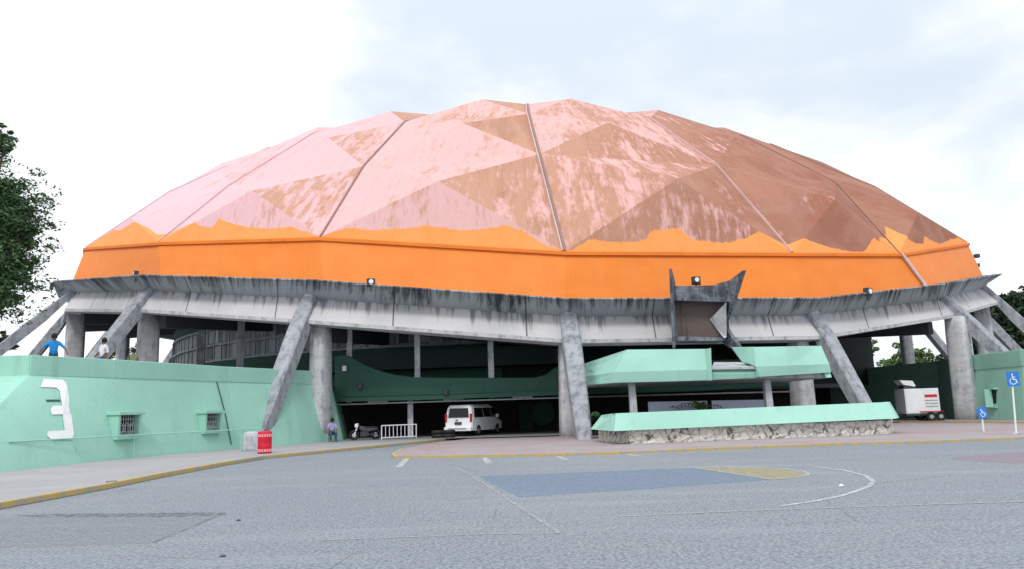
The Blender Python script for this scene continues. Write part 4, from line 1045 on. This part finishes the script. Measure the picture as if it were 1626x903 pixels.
# tyres lying in front of the van
for x, y, lab in ((696, 693, 'old black tyre lying on the ground left of the van, the outer one'), (712, 692, 'old black tyre lying on the ground against the van bumper')):
    p = at(x, y, 46.4); p.z = .135; mb = MB()
    for k in range(2): mb.lathe([(.28, 0 + k * .23), (.4, .01 + k * .23), (.44, .11 + k * .23), (.4, .21 + k * .23), (.28, .22 + k * .23)], p, 24)
    tag(mb.build('tyre', M['black'], None, p, smooth=True), lab, 'tyre', 'tyres beside the van')

# white crowd barrier
p0, p1 = at(606, 694, 46.2), at(661, 690, 47.4); p0.z = p1.z = .13; e = empty('crowd_barrier', (p0 + p1) / 2); tag(e, 'low white metal crowd barrier under the balcony, left of the van', 'barrier'); o = e.location
mb = MB()
for z in (.82, .1): mb.tube(p0 + Vector((0, 0, z)), p1 + Vector((0, 0, z)), .035)
for q in (p0, p1): mb.tube(q, q + Vector((0, 0, .83)), .035)
mb.build('frame', M['white_metal'], e, o)
mb = MB(); 
for k in range(1, 9): q = p0.lerp(p1, k / 9); mb.tube(q + Vector((0, 0, .1)), q + Vector((0, 0, .82)), .022)
mb.build('bars', M['white_metal'], e, o)
mb = MB(); a, b2 = p0 + Vector((0, 0, .80)), p1 + Vector((0, 0, .80)); mb.hexa([a, b2, b2 + Vector((0, .5, 0)), a + Vector((0, .5, 0)), *(v + Vector((0, 0, .05)) for v in (a, b2, b2 + Vector((0, .5, 0)), a + Vector((0, .5, 0))))]); mb.build('top_shelf', M['white_metal'], e, o)
# motorcycle
mp = at(580, 697, 46.5); mp.z = .13; mc = empty('motorcycle', mp, math.pi + .15); tag(mc, 'black motorcycle with white headlight cowl parked beside the crowd barrier', 'motorcycle')
def torus(mb, c, R0, r0, n=24, k=8):
    c = Vector(c); rings = []
    for a in [2 * math.pi * i / n for i in range(n)]:
        rings.append([c + Vector(((R0 + r0 * math.cos(b)) * math.cos(a), r0 * math.sin(b), (R0 + r0 * math.cos(b)) * math.sin(a))) for b in [2 * math.pi * j / k for j in range(k)]])
    mb.loft(rings + [rings[0]], caps=False)
for x in (-.62, .66):
    mb = MB(); torus(mb, (x, 0, .3), .25, .055); w_ = mb.build('wheel', M['black'], mc); mb = MB(); mb.tube((x, -.04, .3), (x, .04, .3), .13, .13, 14); mb.build('hub', M['grey_metal'], w_)
mb = MB(); mb.tube((.66, 0, .3), (.42, 0, .92), .05); mb.tube((.42, -.34, .98), (.42, .34, .98), .025); mb.build('fork', M['white_metal'], mc)
mb = MB(); mb.box((.52, 0, .86), (.22, .26, .26)); mb.build('headlight_cowl', M['white_paint'], mc, bevel=.08)
mb = MB(); mb.loft([[Vector((x, y * w, z + dz)) for y, dz in ((-1, 0), (1, 0), (.7, h), (-.7, h))] for x, w, z, h in ((-.75, .1, .62, .12), (-.3, .15, .52, .2), (.05, .16, .5, .3), (.35, .1, .62, .22))]); mb.build('tank', M['dark_metal'], mc, bevel=.03)
mb = MB(); mb.box((-.35, 0, .74), (.7, .26, .1)); mb.build('seat', M['black'], mc, bevel=.04)
mb = MB(); mb.box((.05, 0, .35), (.5, .28, .3)); mb.tube((0, .16, .28), (-.75, .18, .35), .045); mb.build('engine', M['dark_metal'], mc, bevel=.03)

# red drum bin
rp_ = G(420, 719, .125); rb2 = empty('trash_barrel', rp_); tag(rb2, 'red plastic barrel with pale lettered bands beside the left strut', 'barrel')
k_ = rp_.y / 1200; Hb = 34 * k_; Rb = 10.6 * k_
mb = MB(); mb.lathe([(Rb * .93, 0), (Rb, .05), (Rb, Hb * .3), (Rb * 1.04, Hb * .33), (Rb, Hb * .36), (Rb, Hb * .64), (Rb * 1.04, Hb * .67), (Rb, Hb * .70), (Rb, Hb * .95), (Rb * .9, Hb)], rp_, 32); mb.build('body', M['red'], rb2, rp_, smooth=True)
for zc, hh in ((.14, .13), (.81, .12)):
    mb = MB()
    n = 9
    for k in range(n):
        a = -math.pi * .93 + math.pi * .86 * k / (n - 1); c = rp_ + Vector((Rb * 1.03 * math.cos(a), Rb * 1.03 * math.sin(a), Hb * zc)); 
        mb.box(c, (Rb * .24, .03, Hb * hh), a + math.pi / 2)
    mb.build('lettering', M['pale_red'], rb2, rp_)
# slim posts by the strut
pp_ = G(431, 705, .125); mb = MB(); mb.tube(pp_, pp_ + Vector((0, 0, 1.1)), .06); mb.lathe([(.1, 0), (.1, .05)], pp_, 12); tag(mb.build('bollard', M['white_paint'], None, pp_), 'slim white post standing right behind the red barrel', 'post')
pp_ = G(383, 716, .125); mb = MB(); mb.tube(pp_, pp_ + Vector((0, 0, .8)), .035); mb.lathe([(.08, 0), (.08, .04)], pp_, 12); tag(mb.build('bollard', M['green_light'], None, pp_), 'thin pale green post left of the strut footing', 'post')

# ------------------------------------------------------------------ trailer
tb = G(1468, 667.5, .07); tyaw = -.12; tl_ = empty('generator_trailer', tb, tyaw); tag(tl_, 'white two axle generator trailer with its lid raised, by the right pier', 'trailer')
k_ = tb.y / 1200
Wd, Hh, z0 = 51 * k_, 39 * k_, .50
mb = MB(); mb.box((0, .9, z0 + Hh / 2), (Wd, 1.9, Hh)); bo_ = mb.build('body', M['white_metal'], tl_, bevel=.04)
mb = MB(); mb.box((Wd * .02 - Wd * .0, -.06, z0 + Hh / 2), (.05, .02, Hh * .98)); mb.box((-Wd * .22, -.06, z0 + Hh * .5), (Wd * .48, .03, Hh * .92)); mb.build('door', M['grey_metal'], tl_).data.materials[0] = M['white_paint']
mb = MB(); mb.box((Wd * .26, -.055, z0 + Hh * .70), (Wd * .36, .02, Hh * .11)); mb.build('red_lettering', M['red'], tl_)
for z_ in (.52, .40, .28):
    mb = MB(); mb.box((Wd * .26, -.055, z0 + Hh * z_), (Wd * .36, .03, Hh * .04)); mb.build('vent', M['grey_metal'], tl_)
mb = MB(); mb.box((0, .9, z0 - .06), (Wd * 1.02, 1.9, .12)); mb.box((-Wd * .7, .9, z0 - .08), (Wd * .5, .12, .1)); mb.build('chassis', M['dark_metal'], tl_)
for x in (-.0, .62):
    for y in (-.05, 1.85):
        mb = MB(); mb.tube((Wd * .2 + x, y - .1, .3), (Wd * .2 + x, y + .1, .3), .3, .3, 20); w_ = mb.build('wheel', M['black'], tl_); mb = MB(); mb.tube((Wd * .2 + x, y - .12, .3), (Wd * .2 + x, y + .12, .3), .14, .14, 14); mb.build('hub', M['grey_metal'], w_)
mb = MB(); mb.box((Wd * .22, -.08, .64), (1.5, .3, .06)); mb.build('mudguard', M['red_light'], tl_)
mb = MB(); mb.prism([Vector((-Wd * .56, .2, z0 + Hh + .62)), Vector((-Wd * .18, .2, z0 + Hh + .55)), Vector((-Wd * .10, .2, z0 + Hh + .18)), Vector((-Wd * .16, .2, z0 + Hh + .16)), Vector((-Wd * .46, .2, z0 + Hh + .3))], Vector((0, 1.2, 0))); mb.build('raised_lid', M['white_paint'], tl_)
mb = MB(); mb.box((-Wd * .28, .7, z0 + Hh + .12), (Wd * .34, .9, .24)); mb.build('engine_cover', M['dark_metal'], tl_)

# ------------------------------------------------------------------ disabled parking signs
def access_symbol(mb, c, ux, uz, nn, s):
    P = lambda x, z: c + ux * (x * s) + uz * (z * s) + nn * .012
    def st(a, b, w):
        a, b = P(*a), P(*b); d = (b - a).normalized(); n_ = d.cross(nn).normalized() * w * s / 2
        mb.prism([a - n_, b - n_, b + n_, a + n_], nn * .006)
    mb.prism([P(-.08 + .11 * math.cos(t), .66 + .11 * math.sin(t)) for t in [2 * math.pi * k / 12 for k in range(12)]], nn * .006)
    st((-.08, .5), (-.02, -.05), .15); st((-.04, .28), (.3, .24), .09); st((-.04, -.05), (.34, -.08), .13); st((.30, -.04), (.46, -.55), .13); st((.42, -.54), (.6, -.5), .1)
    ar = [(-.05 + .42 * math.cos(t), -.32 + .42 * math.sin(t)) for t in [2.1 + 3.7 * k / 14 for k in range(15)]]
    for a, b in zip(ar, ar[1:]): st(a, b, .1)
def sign(label, base, top, w, h, tilt, yaw):
    e = empty('disabled_parking_sign', base); tag(e, label, 'sign', 'blue wheelchair signs at the right')
    mb = MB(); mb.tube(base, top, .035); mb.build('pole', M['white_metal'], e, base)
    c = top - Vector((0, 0, h * .42)) + Vector((0, -.05, 0)); Mx = Matrix.Rotation(yaw, 3, 'Z') @ Matrix.Rotation(tilt, 3, 'Y')
    mb = MB(); mb.box(c, (w, .02, h), M=Mx); pl = mb.build('plate', M['blue_sign'], e, base)
    mb = MB(); access_symbol(mb, c, Mx @ Vector((1, 0, 0)), Mx @ Vector((0, 0, 1)), Mx @ Vector((0, -1, 0)), h * .48); mb.build('wheelchair_symbol', M['white_paint'], pl, base)
b0 = G(1614, 690, .07); t0 = at(1606, 591, b0.y); mb = None
sign('tall upright blue wheelchair sign on a white pole at the far right', b0, t0, 18 * b0.y / 1200, 23 * b0.y / 1200, 0.0, -.15)
mb = MB(); mb.lathe([(.16, 0), (.15, .08), (.06, .1)], b0, 14); mb.build('base', M['concrete_pale'], [o for o in bpy.data.objects if o.name.startswith('disabled_parking_sign')][-1], b0)
b1 = G(1562, 684, .07); t1 = at(1557.5, 647, b1.y)
sign('short tilted blue wheelchair sign low in front of the right wall', b1, t1, 15 * b1.y / 1200, 17 * b1.y / 1200, -.3, .1)

# ------------------------------------------------------------------ people
def person(label, base, J, rad, mats, face, hair=True):
    """J: joints in metres relative to base; one continuous skin"""
    base = Vector(base)
    order = ['pelvis', 'belly', 'chest', 'neck', 'head', 'crown', 'hipL', 'kneeL', 'ankL', 'toeL', 'hipR', 'kneeR', 'ankR', 'toeR', 'shL', 'elL', 'wrL', 'haL', 'shR', 'elR', 'wrR', 'haR']
    links = [('pelvis', 'belly'), ('belly', 'chest'), ('chest', 'neck'), ('neck', 'head'), ('head', 'crown')] + [(a + s, b + s) for s in 'LR' for a, b in (('hip', 'knee'), ('knee', 'ank'), ('ank', 'toe'), ('sh', 'el'), ('el', 'wr'), ('wr', 'ha'))] + [('pelvis', 'hipL'), ('pelvis', 'hipR'), ('chest', 'shL'), ('chest', 'shR')]
    R0 = dict(pelvis=.15, belly=.14, chest=.155, neck=.06, head=.10, crown=.085, hip=.10, knee=.065, ank=.045, toe=.04, sh=.075, el=.048, wr=.034, ha=.04)
    me = bpy.data.meshes.new('person'); me.from_pydata([Vector(J[k]) for k in order], [(order.index(a), order.index(b)) for a, b in links], [])
    o = bpy.data.objects.new('person', me); COL.objects.link(o)
    sk = o.modifiers.new('skin', 'SKIN'); sk.use_smooth_shade = True
    for k, nm in enumerate(order):
        r = R0.get(nm) or R0[nm[:-1]]; v = me.skin_vertices[0].data[k]; v.radius = (r, r); v.use_root = (k == 0)
    o.modifiers.new('sub', 'SUBSURF').levels = 2; o.modifiers['sub'].render_levels = 2
    dg = bpy.context.evaluated_depsgraph_get(); m2 = bpy.data.meshes.new_from_object(o.evaluated_get(dg))
    o.modifiers.clear(); o.data = m2; o.location = base
    m2.materials.clear()
    for m in mats: m2.materials.append(m)      # 0 skin 1 shirt 2 trousers
    segs = []
    for a, b in links:
        r = 0 if (b in ('head', 'crown') or b[:-1] in ('ha', 'wr')) else (2 if a[:-1] in ('hip', 'knee', 'ank') or (a, b[:-1]) == ('pelvis', 'hip') else 1)
        if b == 'neck': r = 1
        segs.append((Vector(J[a]), Vector(J[b]), r))
    for p in m2.polygons:
        c = p.center; bd = 9
        for a, b, r in segs:
            t = max(0, min(1, (c - a).dot(b - a) / max((b - a).length_squared, 1e-6))); d = (c - a.lerp(b, t)).length
            if d < bd: bd = d; p.material_index = r
        p.use_smooth = True
    tag(o, label, 'person')
    hd_ = Vector(J['head']); cw = Vector(J['crown'])
    mb = MB(); rings = []
    for k, (r, z) in enumerate(((.105, -.03), (.115, .04), (.105, .11), (.07, .16), (.02, .185))):
        rings.append([hd_ + (cw - hd_) * .25 + Vector((r * math.cos(a), r * 1.08 * math.sin(a), z)) - face * .025 for a in [2 * math.pi * q / 12 for q in range(12)]])
    mb.loft(rings); h_ = mb.build('hair', M['hair'], o, smooth=True)
    nb = MB(); f = face.normalized(); s = f.cross(Vector((0, 0, 1)))
    for sg in (-1, 1): nb.box(hd_ + f * .098 + s * sg * .035 + Vector((0, 0, .03)), (.025, .012, .012))
    nb.box(hd_ + f * .10 + Vector((0, 0, -.055)), (.05, .012, .012)); nb.build('face_features', M['hair'], o)
    return o
def standing(lean=0.0, armL=None, armR=None, turn=0.0):
    J = dict(pelvis=(0, 0, .95), belly=(0, -.02 - lean * .1, 1.12), chest=(0, -lean * .25, 1.36), neck=(0, -lean * .33, 1.50), head=(0, -lean * .4, 1.60), crown=(0, -lean * .42, 1.69),
             hipL=(-.10, 0, .90), kneeL=(-.11, -.02, .50), ankL=(-.12, .02, .09), toeL=(-.13, -.14, .04), hipR=(.10, 0, .90), kneeR=(.11, -.02, .50), ankR=(.12, .02, .09), toeR=(.13, -.14, .04),
             shL=(-.19, -lean * .26, 1.40), shR=(.19, -lean * .26, 1.40))
    J['elL'], J['wrL'], J['haL'] = armL or ((-.24, .02, 1.12), (-.25, -.06, .88), (-.25, -.08, .79))
    J['elR'], J['wrR'], J['haR'] = armR or ((.24, .02, 1.12), (.25, -.06, .88), (.25, -.08, .79))
    M3 = Matrix.Rotation(turn, 3, 'Z')
    return {k: M3 @ Vector(v) for k, v in J.items()}, M3 @ Vector((0, -1, 0))
def at_parapet(x, y, back):
    # stand behind the parapet along the ray
    d = ray(x, y); d2 = Vector((d.x, d.y, 0)).normalized(); bestk = None
    for k in range(100, 900):
        p = EYE + d2 * (k * .1)
        q = p.copy(); q.z = 0
        # inside the terrace once left of the wall line
        for a, b in zip(Tp, Tp[1:]):
            ab = Vector((b.x - a.x, b.y - a.y)); ap = Vector((q.x - a.x, q.y - a.y)); t = ap.dot(ab) / ab.length_squared
            if 0 <= t <= 1 and ab.x * ap.y - ab.y * ap.x > 0: bestk = p; break
        if bestk: break
    p = (bestk or at(x, y, 30)) + d2 * back; return Vector((p.x, p.y, HT - .02))
J, f = standing(.5, ((-.42, -.12, 1.16), (-.50, -.36, .95), (-.53, -.44, .93)), ((.42, -.12, 1.16), (.50, -.36, .95), (.53, -.44, .93)), .5)
person('person in a bright blue shirt leaning on the green parapet', at_parapet(86, 545, .75), J, None, [M['skin'], M['shirt_blue'], M['denim']], f)
J, f = standing(.1, ((-.36, .0, 1.2), (-.44, -.1, 1.02), (-.46, -.16, .98)), None, -.5)
person('person in a white shirt standing behind the parapet by the second strut', at_parapet(166, 548, .8), J, None, [M['skin'], M['shirt_white'], M['denim']], f)
J, f = standing(.1, None, None, .8)
person('person in olive clothes standing far back beside the left pier', at_parapet(212, 556, 5.0), J, None, [M['skin'], M['olive'], M['olive']], f)
# seated by the pier
sp_ = at(527, 698, 45.0); sp_.z = .13
st_ = empty('stool', sp_ + Vector((0, .05, 0))); tag(st_, 'small dark stool under the seated person', 'stool')
mb = MB(); mb.box(sp_ + Vector((0, .05, .40)), (.4, .4, .06)); mb.build('seat', M['dark_metal'], st_, st_.location)
for a, b in ((-1, -1), (1, -1), (-1, 1), (1, 1)):
    mb = MB(); mb.tube(sp_ + Vector((a * .16, .05 + b * .16, 0)), sp_ + Vector((a * .15, .05 + b * .15, .38)), .02); mb.build('leg', M['dark_metal'], st_, st_.location)
J = dict(pelvis=(0, .05, .55), belly=(0, .04, .72), chest=(0, 0, .95), neck=(0, -.04, 1.09), head=(0, -.07, 1.19), crown=(0, -.08, 1.28), hipL=(-.1, .02, .53), kneeL=(-.15, -.40, .52), ankL=(-.15, -.42, .09), toeL=(-.16, -.58, .04), hipR=(.1, .02, .53), kneeR=(.15, -.40, .52), ankR=(.15, -.42, .09), toeR=(.16, -.58, .04),
         shL=(-.19, 0, .99), elL=(-.25, -.08, .74), wrL=(-.18, -.30, .62), haL=(-.15, -.38, .60), shR=(.19, 0, .99), elR=(.25, -.08, .74), wrR=(.18, -.30, .62), haR=(.15, -.38, .60))
Mt = Matrix.Rotation(.5, 3, 'Z'); J = {k: Mt @ Vector(v) for k, v in J.items()}
person('person in a lilac shirt sitting in the shade right of the left pier', sp_, J, None, [M['skin'], M['shirt_lilac'], M['denim']], Mt @ Vector((0, -1, 0)))

# ------------------------------------------------------------------ sky, sun, camera
SUN_EL, SUN_AZ = 50.0, 190.0        # azimuth clockwise from +Y: behind the eye, to its left
w = bpy.data.worlds.new('World'); S.world = w; w.use_nodes = True; nt = w.node_tree
for n_ in list(nt.nodes): nt.nodes.remove(n_)
class WT(NT):
    def __init__(s, t): s.t = t
W_ = WT(nt)
outn = W_.n('ShaderNodeOutputWorld'); bg = W_.n('ShaderNodeBackground'); W_.l(bg.outputs[0], outn.inputs[0]); bg.inputs[1].default_value = 0.1
sky = W_.n('ShaderNodeTexSky', sky_type='NISHITA'); sky.sun_disc = False; sky.sun_elevation = R_(SUN_EL); sky.sun_rotation = R_(SUN_AZ)
d = W_.coord('Generated'); s = W_.sep(d)
n1 = W_.noise(W_.mapping(d, (1.0, 1.0, 2.0), (3.1, 0.4, 0.0)), 2.2, 6, 0.55, .3)
n2 = W_.noise(W_.mapping(d, (1.0, 1.0, 1.8), (0.3, 2.4, 1.0)), 5.0, 7, 0.6, .2)
xb = W_.math('MAXIMUM', W_.math('MULTIPLY', W_.math('SUBTRACT', s[0], 0.02), -1.0), W_.math('MULTIPLY', s[0], 0.40))
k = W_.math('ADD', W_.math('ADD', W_.math('MULTIPLY', n1, .75), W_.math('MULTIPLY', n2, .25)), W_.math('MULTIPLY', W_.rng(xb, .12, .42), .26))
k = W_.math('ADD', k, W_.rng(s[2], .12, .5, .10, -.02))
fac = W_.rng(k, .44, .70)
cloud = W_.mix(fac, (6.9, 7.7, 8.6), (10.2, 10.5, 10.9))
up = W_.rng(s[2], .35, 1.0, 1.0, 1.35)
cloud = W_.mix(1.0, cloud, W_.comb(up, up, up), 'MULTIPLY')
W_.l(W_.mix(.93, sky.outputs[0], cloud), bg.inputs[0])
sl = bpy.data.lights.new('sun', 'SUN'); sl.energy = 1.35; sl.angle = R_(14); sl.color = (1.0, .96, .90)
so = bpy.data.objects.new('sun', sl); COL.objects.link(so)
az = R_(SUN_AZ); el = R_(SUN_EL); sd = Vector((math.sin(az) * math.cos(el), math.cos(az) * math.cos(el), math.sin(el)))
so.rotation_euler = sd.to_track_quat('Z', 'Y').to_euler(); so.location = (-30, -30, 60)
cam = bpy.data.cameras.new('camera'); cam.sensor_width = 36; cam.lens = 36 * FPX / PW; cam.clip_end = 4000; cam.clip_start = .1
co = bpy.data.objects.new('camera', cam); COL.objects.link(co)
co.matrix_world = Matrix(((RIGHT.x, UP.x, -FWD.x, EYE.x), (RIGHT.y, UP.y, -FWD.y, EYE.y), (RIGHT.z, UP.z, -FWD.z, EYE.z), (0, 0, 0, 1)))
S.camera = co
S.view_settings.view_transform = 'Standard'; S.view_settings.look = 'None'; S.view_settings.gamma = 1; S.view_settings.exposure = 0.22
S.cycles.max_bounces = 6; S.cycles.use_denoising = True
